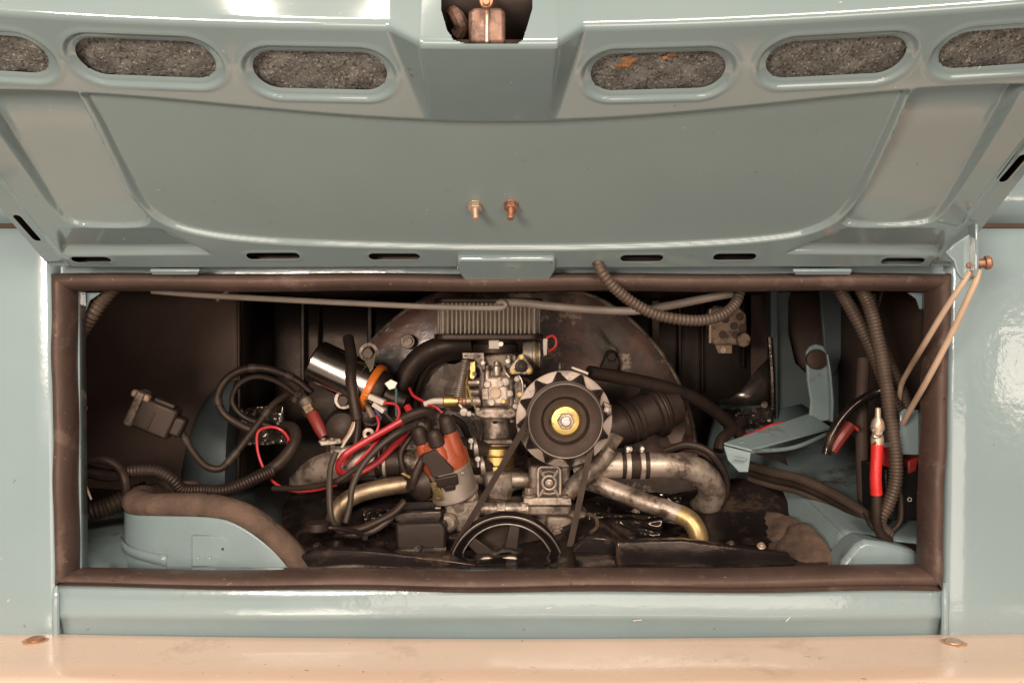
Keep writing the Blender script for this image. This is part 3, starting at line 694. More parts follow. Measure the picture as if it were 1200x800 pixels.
# oil sensor
sn = thing('oil_sensor', 'small brass sensor with blue lead beside the distributor base', 'sensor', P(505, 600, .16))
MB().cyl(P(517, 600, .15), -RIGHT, .009, .008, 6).cyl(P(511, 600, .15), -RIGHT, .006, .006, 16).build('body', RUSTST, sn, bevel=.0008)
MB().tube(pts([(506, 600, .15), (496, 598, .15), (492, 597, .15)]), .0026, 8).build('terminal', BLUEW, sn)
# dark cover box left of pulley
fb = thing('fuel_pump_cover', 'dark square metal cover box left of the spoked pulley', 'cover', P(495, 650, .13))
MB().prism([(463, 613), (516, 611), (523, 617), (523, 643), (512, 646), (468, 650), (464, 645)], .12, .17).build('box', BTIN, fb, bevel=.004)
MB().prism([(462, 645), (500, 642), (523, 641), (523, 645), (500, 648), (468, 652)], .114, .121).build('flange', ALUD, fb, bevel=.001)
screw(fb, P(490, 643, .113), FRONT, .005, ALUD)
MB().prism([(458, 598), (520, 596), (520, 612), (460, 614)], .14, .2).build('neck', GLOSS, fb, bevel=.005)

# ---- crank pulley
cp = thing('crank_pulley', 'large black spoked crankshaft pulley at bottom centre', 'pulley', P(594, 668, .12))
c = P(594, 668, .12); r1 = .0765
MB().lathe([(r1 - .012, -.010), (r1 - .002, -.010), (r1, -.007), (r1 - .004, -.001), (r1 - .012, .005), (r1 - .004, .011), (r1, .016), (r1 - .001, .019), (r1 - .004, .019), (r1 - .0105, .012), (r1 - .013, .008), (r1 - .013, -.008), (r1 - .012, -.010)], c, FRONT, 64).build('rim', GLOSS, cp)
MB().ring(c + FRONT * .0185, FRONT, r1 - .002, .0011, 64, 8).build('rim_edge', DIMRING, cp)
MB().ring(c + FRONT * .009, FRONT, r1 - .014, .0012, 64, 8).build('inner_edge', DIMRING, cp)
for k in range(6):
    a = math.radians(20 + 60 * k); d = Vector((math.cos(a), 0, math.sin(a))); n_ = Vector((-math.sin(a), 0, math.cos(a)))
    p0 = c + d * .022; p1 = c + d * (r1 - .012)
    mbx = MB(); w0, w1 = .010, .007
    mbx.plate([p0 + n_ * w0, p1 + n_ * w1, p1 - n_ * w1, p0 - n_ * w0], .006, FRONT); mbx.build('spoke', ALUD if k % 3 == 0 else BTIN, cp, bevel=.002)
MB().lathe([(.032, -.008), (.032, .008), (.030, .012), (.027, .012), (.024, .006), (.0001, .006)], c, FRONT, 36).build('hub', ALUD, cp)
MB().lathe([(.012, .0), (.012, .010), (.009, .013), (.0001, .013)], c + FRONT * .006, FRONT, 6).build('hub_bolt', STEEL, cp)
MB().lathe([(r1 - .006, 0), (r1 - .006, .002), (.01, .002)], c - FRONT * .030, FRONT, 48).build('back_web', BRUB, cp)
# bright clip in front of the pulley
cl = thing('pulley_clip', 'bright bent steel clip lying at the foot of the spoked pulley', 'clip', P(584, 660, .07))
MB().tube(pts([(560, 664, .085), (564, 656, .085), (572, 654, .085), (584, 658, .085), (590, 655, .085), (603, 654, .085), (609, 662, .085)]), .0028, 8).build('wire', ALUB, cl)
MB().prism([(562, 665), (568, 657), (578, 656), (584, 659), (592, 657), (602, 657), (607, 666)], .088, .094).build('plate', ALU, cl, bevel=.002)

# ---- alternator
al = thing('alternator', 'round alternator with toothed black fan disc and brass centre nut', 'alternator', P(662, 545, .16))
c = P(662, 492, .118); s_ = 1.13e-3; k_ = lambda p: p * 1.118e-3
MB().lathe([(k_(50), -.13), (k_(53), -.12), (k_(54), -.06), (k_(52), -.055), (k_(55), -.05), (k_(55), -.024), (k_(40), -.022)], c, FRONT, 48).build('body', ALUD, al)
MB().lathe([(k_(30), -.0175), (k_(56), -.0175), (k_(57.3), -.0185), (k_(57.3), -.0205), (k_(56), -.022), (k_(30), -.022)], c, FRONT, 72).build('rim_plate', FANRIM, al)
# toothed cooling fan
N = 12; vs_ = []
x, y, a = RIGHT, UP, FRONT
for k in range(N):
    for ph, rr in ((-.50, 45.6), (-.36, 46.8), (-.20, 51), (-.05, 56.4), (.05, 56.4), (.20, 51), (.36, 46.8)):
        jt = random.Random(k * 7 + int(ph * 100)); t_ = 2 * math.pi * (k + ph + .25 + .05 * (random.Random(k).random() - .5)) / N; vs_.append(c + (x * math.cos(t_) + y * math.sin(t_)) * k_(rr + 1.1 * (jt.random() - .5)))
ns = len(vs_); fan = MB()
inner = [c + (x * math.cos(2 * math.pi * (k / 7 - .5 + .25) / N) + y * math.sin(2 * math.pi * (k / 7 - .5 + .25) / N)) * k_(30) + FRONT * .004 for k in range(ns)]
mid = [c + (p - c).normalized() * min((p - c).length * .985, k_(46)) + FRONT * .0015 for p in vs_]
low_ = [p - FRONT * .013 for p in vs_]
fan.add(inner + mid + [p - FRONT * .012 for p in vs_] + [p - FRONT * .0155 for p in vs_],
        [(r * ns + i, r * ns + (i + 1) % ns, (r + 1) * ns + (i + 1) % ns, (r + 1) * ns + i) for r in range(3) for i in range(ns)])
fan.build('cooling_fan', BPLAS, al, sharp=25)
pul = MB().lathe([(k_(36), -.006), (k_(30), -.001), (k_(34), .006), (k_(42), .0125), (k_(43.3), .0145), (k_(43.0), .0155), (k_(41.5), .0150), (k_(39), .0125), (k_(28.5), .0115), (k_(25), .004), (k_(17), .002), (k_(12), .003), (.001, .003)], c, FRONT, 72).build('pulley', EMBER, al, sharp=40)
MB().ring(c + FRONT * .0148, FRONT, k_(42.7), .0009, 72, 8).build('pulley_edge', DIMRING, pul)
MB().lathe([(k_(19), .002), (k_(19), .006), (k_(16), .010), (k_(10.5), .0115), (.001, .0115)], c, FRONT, 48).build('hub_washer', BRASS, al)
MB().cyl(c + FRONT * .011, FRONT, k_(10.2), .010, 6).build('nut', ALU, al, bevel=.0012)
MB().lathe([(k_(6), .0), (k_(6), .006), (k_(4.6), .007), (k_(3.2), .007), (k_(3.2), .003), (.0001, .003)], c + FRONT * .019, FRONT, 20).build('shaft_end', STEEL, al)
# strap and ears of the alternator
MB().prism([(669, 431), (671, 429), (690, 436), (689, 440), (686, 438), (672, 433)], .13, .145).build('strap_clip', ALUB, al, bevel=.0008)
MB().ring(P(656, 430, .15), RIGHT, .005, .0014, 16, 6).build('strap_eye', STEEL, al)
MB().prism([(707, 470), (717, 474), (718, 486), (709, 488)], .122, .13).build('ear', ALU, al, bevel=.002)
screw(al, P(711, 480, .12), FRONT, .004, ALUB)
MB().plate([P(700, 535, .16), P(716, 505, .16), P(732, 513, .17), P(712, 540, .17)], .012, -FRONT).build('lug', ALUD, al, bevel=.003)

# ---- V belt round the two pulleys
def belt():
    Y = .118; A = (662, 492, 36.5); B = (594, 668, 66.5)
    dx, dy = B[0] - A[0], B[1] - A[1]; D = math.hypot(dx, dy); base = math.atan2(dy, dx); off = math.acos((A[2] - B[2]) / D)
    path = []
    a0, a1 = base + off, base - off
    def arc(c, st, en, n):
        for i in range(n + 1):
            t = st + (en - st) * i / n; path.append((c[0] + c[2] * math.cos(t), c[1] + c[2] * math.sin(t)))
    # alternator arc runs the far side, crank arc the near side
    arc(A, a0, a1 + 2 * math.pi, 24); arc(B, a1, a0, 30)
    n = len(path); rows = []
    for i in range(n + 1):
        p = path[i % n]; a = path[(i - 1) % n]; b = path[(i + 1) % n]; tx, ty = b[0] - a[0], b[1] - a[1]; l = math.hypot(tx, ty); nx, ny = ty / l, -tx / l
        w = 3.6; r = []
        for (o, y) in ((w, .0055), (w, -.0055), (-w, -.0035), (-w, .0035), (w, .0055)): r.append(P(p[0] + nx * o, p[1] + ny * o, Y + y))
        rows.append(r)
    return MB().grid(rows).build('drive_belt', EMBER, None, sharp=30)
tag(belt(), 'black rubber V-belt looped over alternator and spoked pulley', 'belt')

# ---- alternator stand with cast emblem
sd = thing('alternator_stand', 'cast aluminium alternator stand with oval cross emblem', 'stand', P(642, 610, .17))
MB().prism([(620, 545), (668, 545), (668, 586), (620, 586)], .165, .25).build('column', ALUD, sd, bevel=.004)
MB().prism([(614, 583), (669, 583), (670, 591), (670, 592), (613, 592)], .150, .26).build('upper_flange', ALU, sd, bevel=.003)
MB().prism([(614, 592.5), (670, 592.5), (668, 604), (617, 604)], .153, .26).build('lower_flange', ALUD, sd, bevel=.003)
for px, py in ((620, 576), (663, 577)):
    screw(sd, P(px, 584, .158) + UP * .001, UP, .0095, ALUD, 'nut', .014)
def rrect(cx, cy, w, h, r, n=6):
    out = []
    for qx, qy, a0 in ((1, -1, -90), (1, 1, 0), (-1, 1, 90), (-1, -1, 180)):
        for i in range(n + 1):
            a = math.radians(a0 + 90 * i / n); out.append((cx + qx * (w - r) + r * math.cos(a), cy + qy * (h - r) + r * math.sin(a)))
    return out
pl = MB().prism(rrect(643.5, 565.5, 14.5, 20, 6), .159, .166).build('emblem_plate', BTIN, sd, bevel=.001)
def tubeloop(l, Y, r): 
    q = [P(x_, y_, Y) for x_, y_ in l]; q.append(q[0]); return q
mbx = MB(); q = tubeloop(rrect(643.5, 565.5, 13, 18.5, 5), .158, 0)
for i in range(len(q) - 1): mbx.tube([q[i], q[i + 1]], .0022, 6, 2)
mbx.build('emblem_border', ALU, pl, sharp=80)
MB().ring(P(643.5, 565.5, .158), FRONT, .0092, .0019, 28, 8).build('emblem_ring', ALU, pl)
MB().lathe([(.0052, -.001), (.0052, .003), (.003, .004), (.0022, .001), (.0001, .001)], P(643.5, 565.5, .158), FRONT, 20).build('emblem_boss', ALU, pl)
for a_ in (1, -1):
    for b_s in (1, -1):
        MB().tube(pts([(643.5 + a_ * 6, 565.5 + b_s * 7.5, .158), (643.5 + a_ * 11, 565.5 + b_s * 15, .158)]), .0022, 6, 2).build('emblem_bar', ALU, pl)
for b_s in (1, -1):
    MB().tube(pts([(635, 565.5 + b_s * 11.5, .158), (643.5, 565.5 + b_s * 13.2, .158), (652, 565.5 + b_s * 11.5, .158)]), .0016, 6, 8).build('emblem_arc', ALU, pl)
MB().tube(pts([(664, 580, .16), (676, 565, .165), (700, 545, .17), (716, 525, .17)]), .012, 12).build('brace', ALUD, sd)

# ---- intake manifold
mf = thing('intake_manifold', 'dirty aluminium intake manifold with rubber-jointed left arm and central riser', 'intake manifold', P(590, 560, .24))
MB().prism([(566, 553), (618, 553), (620, 572), (600, 576), (598, 592), (572, 592), (568, 575)], .20, .27).build('centre_block', ALUD, mf, bevel=.006)
MB().tube(pts([(600, 562, .20), (622, 562, .20)]), .0105, 16).build('cross_pipe', ALU, mf)
MB().tube(pts([(604, 562, .22), (550, 556, .23), (520, 550, .23)]), .012, 16).build('cross_pipe', ALU, mf)
MB().tube(pts([(520, 548, .23), (495, 543, .23), (470, 541, .23)]), .0185, 18).build('arm', ALU, mf)
MB().tube(pts([(462, 541, .23), (430, 540, .23), (395, 546, .24), (368, 552, .26), (352, 566, .29)]), lambda t: .018 + .006 * math.sin(min(1, t * 1.3) * math.pi), 18).build('arm', ALU, mf)
MB().prism([(386, 526), (410, 524), (416, 540), (388, 542)], .215, .25).build('flange', ALU, mf, bevel=.003)
MB().tube(pts([(474, 541, .23), (440, 540, .23)]), .021, 18).build('rubber_joint', BRUB, mf)
for px in (468, 452, 443): MB().lathe([(.0215, -.0025), (.0225, -.002), (.0225, .002), (.0215, .0025)], P(px, 541, .23), RIGHT, 28).build('clamp', ALUB if px == 452 else BTIN, mf)
hr = thing('heat_riser_pipe', 'bronze stained bent riser pipe left of the distributor', 'pipe', P(430, 600, .2))
MB().tube(pts([(512, 564, .21), (478, 567, .205), (440, 573, .2), (415, 581, .195), (398, 594, .19), (391, 612, .19)]), .0125, 16).build('tube', PIPE, hr)
MB().tube(pts([(500, 565, .208), (520, 563, .215)]), .014, 16).build('collar', PIPE, hr)
# right side
ra = thing('intake_elbow', 'silver intake pipe and elbow with two hose clamps right of the alternator', 'pipe', P(760, 560, .2))
MB().tube(pts([(672, 553, .20), (700, 546, .20), (732, 545, .20)]), .0185, 20).build('pipe', ALU, ra)
MB().tube(pts([(728, 545, .20), (760, 545, .20)]), .0188, 20).build('rubber_joint', BRUB, ra)
MB().tube(pts([(756, 545, .20), (785, 545.5, .20), (812, 549, .205), (829, 561, .215), (834, 578, .23), (826, 594, .25), (812, 602, .28)]), lambda t: .0180 + .002 * t, 20).build('elbow', ALU, ra)
for px in (735.5, 752):
    cl_ = MB().lathe([(.0195, -.0036), (.0208, -.003), (.0208, .003), (.0195, .0036)], P(px, 545, .20), RIGHT, 32).build('clamp', ALU, ra)
    MB().cyl(P(px, 528, .19) + UP * -.002, UP, .0042, .009, 12).cyl(P(px, 525, .186), FRONT, .0034, .006, 6).build('clamp_screw', STEEL, cl_, bevel=.0005)
rb = thing('exhaust_riser', 'long sloping riser pipe turning golden at its lower right end', 'pipe', P(800, 630, .16))
MB().tube(pts([(664, 561, .205), (690, 564, .195), (722, 575, .18), (755, 588, .165), (780, 596, .155), (800, 604, .148)]), .0128, 18).build('tube', ALU, rb)
MB().tube(pts([(796, 602, .149), (808, 609, .143), (816, 620, .138), (820, 636, .135)]), .0131, 18, 14).build('golden_end', PIPEG, rb)
MB().lathe([(.020, 0), (.030, .002), (.030, .012), (.026, .016), (.0145, .016), (.0145, .0)], P(818, 645, .13), (0, -.15, 1), 32).build('rubber_boot', BRUB, rb)
MB().tube(pts([(784, 636, .11), (800, 647, .095), (820, 652, .09), (845, 648, .10)]), .003, 8).build('boot_ring', BTIN, rb)
cable('coolant_hose', 'black hose curled round the right intake elbow', 'hose', [(780, 528, .25), (805, 521, .24), (830, 529, .235), (846, 548, .23), (851, 572, .235), (842, 592, .24), (818, 604, .25)], .0058, BRUB)
cable('thin_hose', 'thin brown hose arching behind the right intake elbow', 'hose', [(775, 534, .27), (800, 527, .262), (825, 533, .26), (841, 555, .255), (842, 580, .26), (830, 600, .26), (790, 612, .28)], .0032, SEAL)

hs = thing('heat_shield', 'oily brown heat shield plate under the right riser pipe', 'heat shield', P(740, 610, .22))
rows = []
for j in range(7):
    rows.append([P(672 + 22 * i, 572 + 2.2 * i + 6 * j, .30 - .016 * j) + Vector((0, 0, .004 * math.sin(i * 1.1 + j * .6))) for i in range(8)])
MB().grid(rows).build('plate', ALUD, hs, sharp=30, solid=.0015)
for px, py in ((700, 594), (745, 600), (785, 604)): screw(hs, P(px, py, .235), (0, -.6, .8), .006, RUSTST)
MB().tube(pts([(672, 606, .21), (740, 613, .205), (800, 612, .21), (836, 620, .22)]), .003, 8).build('folded_edge', ALUD, hs)
# ---- fan shroud
sh = thing('fan_shroud', 'dirty half-round fan shroud with flaking red-brown paint behind the carburettor', 'fan shroud', P(600, 640, .5))
c = P(600, 541, .45); R_ = 218e-3 * 1.45 
rows = []
for (rr, y) in ((.0, -.012), (.3, -.012), (.55, -.006), (.78, .0), (.93, .004), (.985, .008), (1.0, .016), (1.0, .06), (.99, .15)):
    r = []
    for k in range(65):
        a = math.radians(-30 + 240 * k / 64)
        q_ = c + Vector((math.cos(a) * R_ * rr, y + .002 * math.sin(a * 9) * rr, math.sin(a) * R_ * rr)); q_.z = min(q_.z, CE - .004); r.append(q_)
    rows.append(r)
MB().grid(rows).build('housing', SHROUD, sh, sharp=50)
MB().tube([c + Vector((math.cos(math.radians(a)) * R_ * .997, .010, min(math.sin(math.radians(a)) * R_ * .997, CE - .004 - c.z))) for a in range(-10, 200, 7)], .0035, 8).build('rolled_edge', ALUD, sh)
MB().cyl(P(478, 400, .436), FRONT, .012, .004, 20).cyl(P(478, 400, .432), FRONT, .008, .003, 20).build('boss', ALUD, sh, bevel=.001)
screw(sh, P(716, 418, .436), FRONT, .012, BTIN, 'bolt', .012)
MB().prism([(703, 430), (712, 410), (722, 411), (728, 425), (724, 436), (706, 438)], .43, .445).build('bracket', BTIN, sh, bevel=.003)
MB().tube(pts([(700, 385, .434), (712, 402, .433), (722, 410, .434)]), .0025, 6).build('crease', ALUD, sh)
# folded foil-like cover patch left of the carburettor
rows = []
for j in range(9):
    rows.append([P(492 + 8 * i + 4 * math.sin(j), 424 + 7 * j + 3 * math.cos(i * 1.3), .372 + .012 * math.sin(i * 1.7 + j) * math.cos(j * 1.3)) for i in range(8)])
MB().grid(rows).build('duct_patch', mat('grey_duct_tape', (.27, .21, .175), (.17, .13, .108), .5, .6, scale=20), sh, sharp=20)
# black oval ring hose round it
cable('breather_hose', 'thick black breather hose bending left of the carburettor', 'hose', [(466, 492, .33), (470, 458, .33), (482, 430, .33), (502, 412, .325), (530, 404, .32), (556, 402, .31)], .0165, BRUB, seg=16)
cable('inner_hose', 'black inner hose curving close behind the carburettor spring', 'hose', [(488, 500, .36), (488, 460, .36), (500, 432, .36), (522, 418, .355), (548, 412, .35)], .0085, BRUB, seg=12)

# ---- ribbed oil filler / blower behind alternator
of = thing('oil_filler', 'black ribbed oil filler neck leaning behind the alternator', 'oil filler', P(735, 520, .3))
ax = Vector((.80, .25, .30)).normalized(); o0 = P(722, 500, .262)
MB().lathe([(0.0270, -.02), (0.0324, 0), (0.0324, .008), (0.0302, .010), (0.0302, .013), (0.0333, .015), (0.0333, .021), (0.0311, .023), (0.0311, .026), (0.0342, .028), (0.0342, .034), (0.0324, .036), (0.0324, .06), (0.0378, .062), (0.0387, .075), (0.0342, .080), (0.0324, .10), (0.0180, .105)], o0, ax, 40).build('neck', BRUB, of)
MB().ring(o0 + ax * .070, ax, .039, .003, 40, 8).build('collar', BTIN, of)
MB().prism([(778, 505), (790, 478), (800, 470), (806, 500), (797, 522), (785, 520)], .40, .41).build('torn_gasket', mat('torn_tan_gasket', (.20, .13, .095), (.14, .09, .065), .6, .7, scale=40), of, bevel=.002)
for px, py in ((738, 526), (752, 525)): screw(of, P(px, py, .19), FRONT, .004, RUSTST)

# ---- upper black hoses on the right
cable('fuel_hose', 'thick black hose running right from alternator to the inner wing', 'hose', [(690, 436, .2), (720, 441, .22), (765, 450, .25), (805, 462, .28), (838, 482, .33), (868, 510, .38)], .0098, BRUB, seg=14)
cable('drain_hose', 'short black hose end hanging under the bright tin at right', 'hose', [(868, 492, .38), (858, 503, .36), (845, 516, .33), (842, 528, .32)], .009, BRUB)

# ---- air filter
af = thing('air_filter', 'pleated paper air filter on black tray above the carburettor', 'air filter', P(572, 398, .22))
cx, cz = P(572, 0, .25).x, 0; zt_, zb_ = P(0, 355, .215).z, P(0, 391, .215).z
def fline(rx, ry, n, amp):
    out = []
    for k in range(n):
        a = math.pi + math.pi * k / (n - 1)
        e = .55
        x_ = math.copysign(abs(math.cos(a)) ** e, math.cos(a)) * rx; y_ = -abs(math.sin(a)) ** e * ry
        out.append((x_, y_, (k % 2) * amp))
    return out
# evenly spaced pleats along the front arc
npl = 25; vals = []
W2 = 63e-3 * 1.215; ctr = Vector((P(572, 0, .215).x, .215 + .07, 0))
def fpos(t):  # t -1..1 along the front: flat middle, rounded ends
    a = t * math.pi / 2
    return Vector((math.sin(a) ** 1 * W2 if False else W2 * (t if abs(t) < .8 else math.copysign(.8 + .2 * math.sin((abs(t) - .8) / .2 * math.pi / 2), t)), -.07 + (.0 if abs(t) < .8 else .05 * (1 - math.cos((abs(t) - .8) / .2 * math.pi / 2))), 0))
rows0 = []; rows1 = []
npt = npl * 6
for k in range(npt + 1):
    t_ = -1 + 2 * k / npt; p = fpos(t_) + ctr; ph = (k % 6)
    d = (.0, .0, .009, .016, .016, .009)[ph]
    rows0.append(Vector((p.x, p.y + d, zb_))); rows1.append(Vector((p.x, p.y + d, zt_)))
MB().grid([rows0, rows1]).build('pleated_element', PAPER, af, sharp=180)
tr = [fpos(-1 + 2 * k / 40) * 1.05 + ctr for k in range(41)]
MB().plate([Vector((p.x, p.y - .003, zb_ - .009)) for p in tr] + [Vector((ctr.x + W2 * 1.05, .36, zb_ - .009)), Vector((ctr.x - W2 * 1.05, .36, zb_ - .009))], .009, UP).build('tray', BPLAS, af, bevel=.002)
MB().plate([Vector((p.x, p.y - .003, zt_)) for p in tr] + [Vector((ctr.x + W2 * 1.05, .36, zt_)), Vector((ctr.x - W2 * 1.05, .36, zt_))], .007, UP).build('lid', BPLAS, af, bevel=.002)

# ---- carburettor
cb = thing('carburettor', 'grey metal carburettor with triangular cover and tan round plug', 'carburettor', P(582, 548, .25))
Yc = .235
vx = lambda px, py, y=Yc: P(px, py, y)
MB().lathe([(.029, 0), (.029, .006), (.0205, .007), (.0195, .035), (.0205, .046), (.0265, .047), (.0265, .054), (.021, .055)], vx(581, 523, .26), UP, 32).build('throat', ALU, cb)
MB().prism([(556, 481), (566, 478), (600, 478), (606, 482), (606, 487), (598, 491), (566, 491), (557, 488)], .222, .29).build('base_flange', ALU, cb, bevel=.003)
MB().prism([(562, 432), (600, 432), (603, 446), (602, 478), (564, 478), (561, 462)], .232, .30).build('body', ALUD, cb, bevel=.004)
MB().prism([(566, 440), (596, 440), (598, 476), (568, 476)], .224, .24).build('front_boss', ALU, cb, bevel=.005)
for py, px0, r in ((448, 548, .0072), (459, 549, .006), (470, 545, .008)):
    MB().cyl(vx(px0, py, .243), RIGHT, r, .024, 18).build('side_port', ALU, cb, bevel=.001)
for py, px0, r in ((453, 602, .0068), (470, 602, .0066)):
    MB().cyl(vx(px0, py, .243), RIGHT, r, .018, 18).build('side_port', ALU, cb, bevel=.001)
screw(cb, vx(597, 461, .226), FRONT, .0052, ALUB)
MB().lathe([(.0082, 0), (.0082, .004), (.0074, .005), (.006, .0042), (.0001, .0045)], vx(580.5, 460, .224), FRONT, 28).build('round_plug', TAN, cb)
for px, py in ((571, 450), (586, 449), (576, 471)):
    MB().lathe([(.0048, 0), (.0048, .006), (.0042, .007), (.003, .007), (.003, .004), (.0001, .004)], vx(px, py, .223), FRONT, 18).build('jet_screw', ALUB, cb)
MB().cyl(vx(582, 440, .225), UP, .0056, .014, 16).cyl(vx(582, 428.5, .225), UP, .0042, .006, 16).build('vent_tube', ALU, cb, bevel=.0008)
MB().cyl(vx(571, 444, .228), UP, .0044, .020, 12).build('vent_tube', ALU, cb, bevel=.0008)
# upper body, choke housing, triangular cover
MB().prism([(553, 416), (602, 414), (604, 432), (566, 434), (555, 430)], .235, .31).build('upper_body', ALUD, cb, bevel=.003)
MB().lathe([(.034, 0), (.034, .012), (.029, .014), (.029, .022)], vx(581, 413, .27), UP, 36).build('air_horn', BPLAS, cb)
MB().prism([(573, 398.5), (585, 398.5), (585, 408.5), (573, 408.5)], .228, .232).build('paper_tag', WHITEP, cb)
MB().cyl(vx(587, 403, .232), FRONT, .0035, .007, 12).build('stub', STEEL, cb)
MB().lathe([(.012, 0), (.022, .001), (.022, .014), (.0235, .015), (.0235, .019), (.021, .020), (.021, .026), (.015, .028), (.0001, .028)], vx(612, 416, .262), RIGHT, 32).build('choke_housing', ALU, cb)
MB().ring(vx(629, 416, .262), RIGHT, .0225, .0014, 32, 8).build('choke_band', BRASS, cb)
MB().prism([(636, 397), (642, 396), (641, 416), (637, 417)], .236, .24).build('connector', WHITEP, cb, bevel=.001)
tri = MB().prism([(596, 433), (598, 428), (607, 417), (611, 414), (615, 416), (626, 432), (625, 437), (621, 439), (600, 439)], .214, .226).build('triangular_cover', ALU, cb, bevel=.002)
MB().prism([(602, 432.5), (611, 421), (620, 433), (618, 435.5), (604, 435.5)], .2135, .2145).build('recess', BPLAS, tri)
MB().lathe([(.0085, 0), (.0085, .005), (.007, .006), (.005, .006), (.004, .002), (.0022, .002), (.0022, .005), (.0001, .005)], vx(610.5, 429, .2135), FRONT, 24).build('cap', BPLAS, tri)
for px, py in ((611, 418), (601, 435), (620, 435)): screw(tri, vx(px, py, .2135), FRONT, .0042, BRASS)
# linkage bracket, lever, spring
MB().prism([(541.5, 413), (567, 413), (569, 432), (566, 434), (556, 421), (542, 420)], .222, .225).build('linkage_bracket', ALU, cb, bevel=.0008)
for px, py, r in ((545, 417, .0014), (561, 417.5, .002)): MB().cyl(vx(px, py, .2218), FRONT, r, .0006, 12).build('bracket_hole', BRUB, cb)
MB().prism([(551, 424), (557, 423), (557.5, 441), (555, 444), (551.5, 444), (550, 441), (551, 434), (550, 432)], .226, .229).build('brass_lever', BRASS, cb, bevel=.0008)
MB().tube(pts([(549, 434, .24), (546, 450, .238), (547, 468, .238)]), .0022, 8).build('link_rod', BRASS, cb)
sp = []
a0, a1 = vx(545.5, 419, .219), vx(535.5, 467, .219); d = (a1 - a0).normalized(); xx, yy, _ = frame(d)
nt = 17
for k in range(nt * 10 + 1):
    t_ = k / (nt * 10); ang = 2 * math.pi * k / 10; sp.append(a0.lerp(a1, .04 + .92 * t_) + (xx * math.cos(ang) + yy * math.sin(ang)) * .0045)
MB().tube(sp, .00095, 6, n=len(sp)).build('return_spring', ALUB, cb, sharp=180)
# idle solenoid
MB().lathe([(.0085, 0), (.0095, .001), (.0095, .021), (.0085, .022), (.0055, .023), (.005, .030)], vx(520, 470, .236), RIGHT, 28).build('solenoid', BRASS, cb)
MB().cyl(vx(535, 470, .236), RIGHT, .008, .009, 6).cyl(vx(542, 470, .236), RIGHT, .006, .005, 16).build('fitting', COPPER, cb, bevel=.001)
MB().tube(pts([(521, 470, .236), (508, 470, .235), (497, 474, .234)]), .0045, 10).build('spigot', WHITEP, cb)
# lower brass collar on the riser
MB().lathe([(.0275, -.002), (.0275, .005), (.0255, .007), (.0255, .018), (.0275, .020), (.0275, .030), (.022, .033)], vx(582, 548, .245), UP, 36).build('brass_collar', BRASS, cb)
MB().ring(vx(582, 531, .245), UP, .0268, .0018, 36, 8).build('collar_band', BRASS, cb)
MB().prism([(566, 515), (600, 515), (602, 520), (565, 520)], .225, .275).build('gasket', ALUD, cb, bevel=.001)
screw(cb, vx(580, 493, .222), -UP, .005, BTIN); screw(cb, vx(600, 492, .222), -UP, .004, ALUB)
MB().cyl(vx(544, 482, .23), FRONT, .006, .012, 14).cyl(vx(550, 484, .225), FRONT, .0045, .012, 6).build('adjuster', ALUB, cb, bevel=.0008)
MB().tube(pts([(538, 474, .23), (546, 482, .228), (556, 486, .23)]), .0022, 8).build('throttle_link', ALU, cb)

# finer carburettor linkages and fittings
for px, py, r, m_ in ((606, 444, .0045, ALUB), (609, 462, .004, BRASS), (604, 476, .0042, ALU), (556, 438, .0036, ALU), (566, 425, .0034, STEEL), (595, 423, .0036, STEEL), (590, 470, .0036, BRASS), (560, 480, .0036, ALU), (600, 483, .0036, ALU)): screw(cb, vx(px, py, .221), FRONT, r, m_)
for l_, r, m_ in (([(606, 436, .225), (612, 448, .222), (611, 466, .222), (604, 474, .225)], .0014, STEEL), ([(548, 452, .224), (552, 466, .220), (558, 480, .221)], .0015, BRASS), ([(562, 428, .222), (566, 440, .219), (565, 452, .219)], .0014, STEEL),
                  ([(590, 428, .226), (592, 436, .220), (597, 442, .219)], .0020, ALU), ([(612, 442, .228), (622, 448, .232), (626, 462, .24)], .0030, BRUB), ([(556, 492, .225), (561, 504, .222), (560, 518, .226)], .0022, BRUB)):
    MB().tube(pts(l_), r, 8, 14).build('linkage', m_, cb)
MB().prism([(603, 448), (611, 446), (614, 456), (611, 470), (604, 472)], .226, .229).build('throttle_lever', ALUD, cb, bevel=.0008)
MB().lathe([(.0075, 0), (.0075, .004), (.005, .006), (.0025, .006), (.0025, .009), (.0001, .009)], vx(592, 447, .224), FRONT, 20).build('jet_plug', ALUB, cb)
MB().prism([(564, 455), (572, 454), (573, 468), (565, 468)], .221, .226).build('pump_lever', ALU, cb, bevel=.001)
MB().cyl(vx(596, 426, .226), UP, .0042, .012, 14).cyl(vx(603, 424, .226), UP, .0036, .010, 6).build('vent_tube', ALU, cb, bevel=.0006)
# ---- distributor
ds = thing('distributor', 'grey distributor with worn orange cap and black side clip', 'distributor', P(536, 595, .17))
B0 = P(537, 588, .165); ax = Vector((-.27, -.22, .93)).normalized(); fx, fy, _ = frame(ax)
MB().lathe([(.0135, -.010), (.0135, .004), (.017, .006), (.017, .012)], B0, ax, 28).build('shaft_collar', ALU, ds)
MB().lathe([(.018, .008), (.030, .010), (.0325, .0125), (.0325, .016), (.0312, .017), (.0316, .050), (.0325, .051), (.0325, .056), (.02, .056)], B0, ax, 40).build('body', ALUB, ds)
capm = MB().lathe([(.0325, .0555), (.0330, .058), (.0330, .070), (.0302, .074), (.0285, .094), (.024, .100), (.0001, .102)], B0, ax, 40).build('cap', ORANGE, ds)
front = (-ax.cross(RIGHT)).normalized()
if front.y > 0: front = -front
side = ax.cross(front).normalized()
if side.x < 0: side = -side
TOW = []
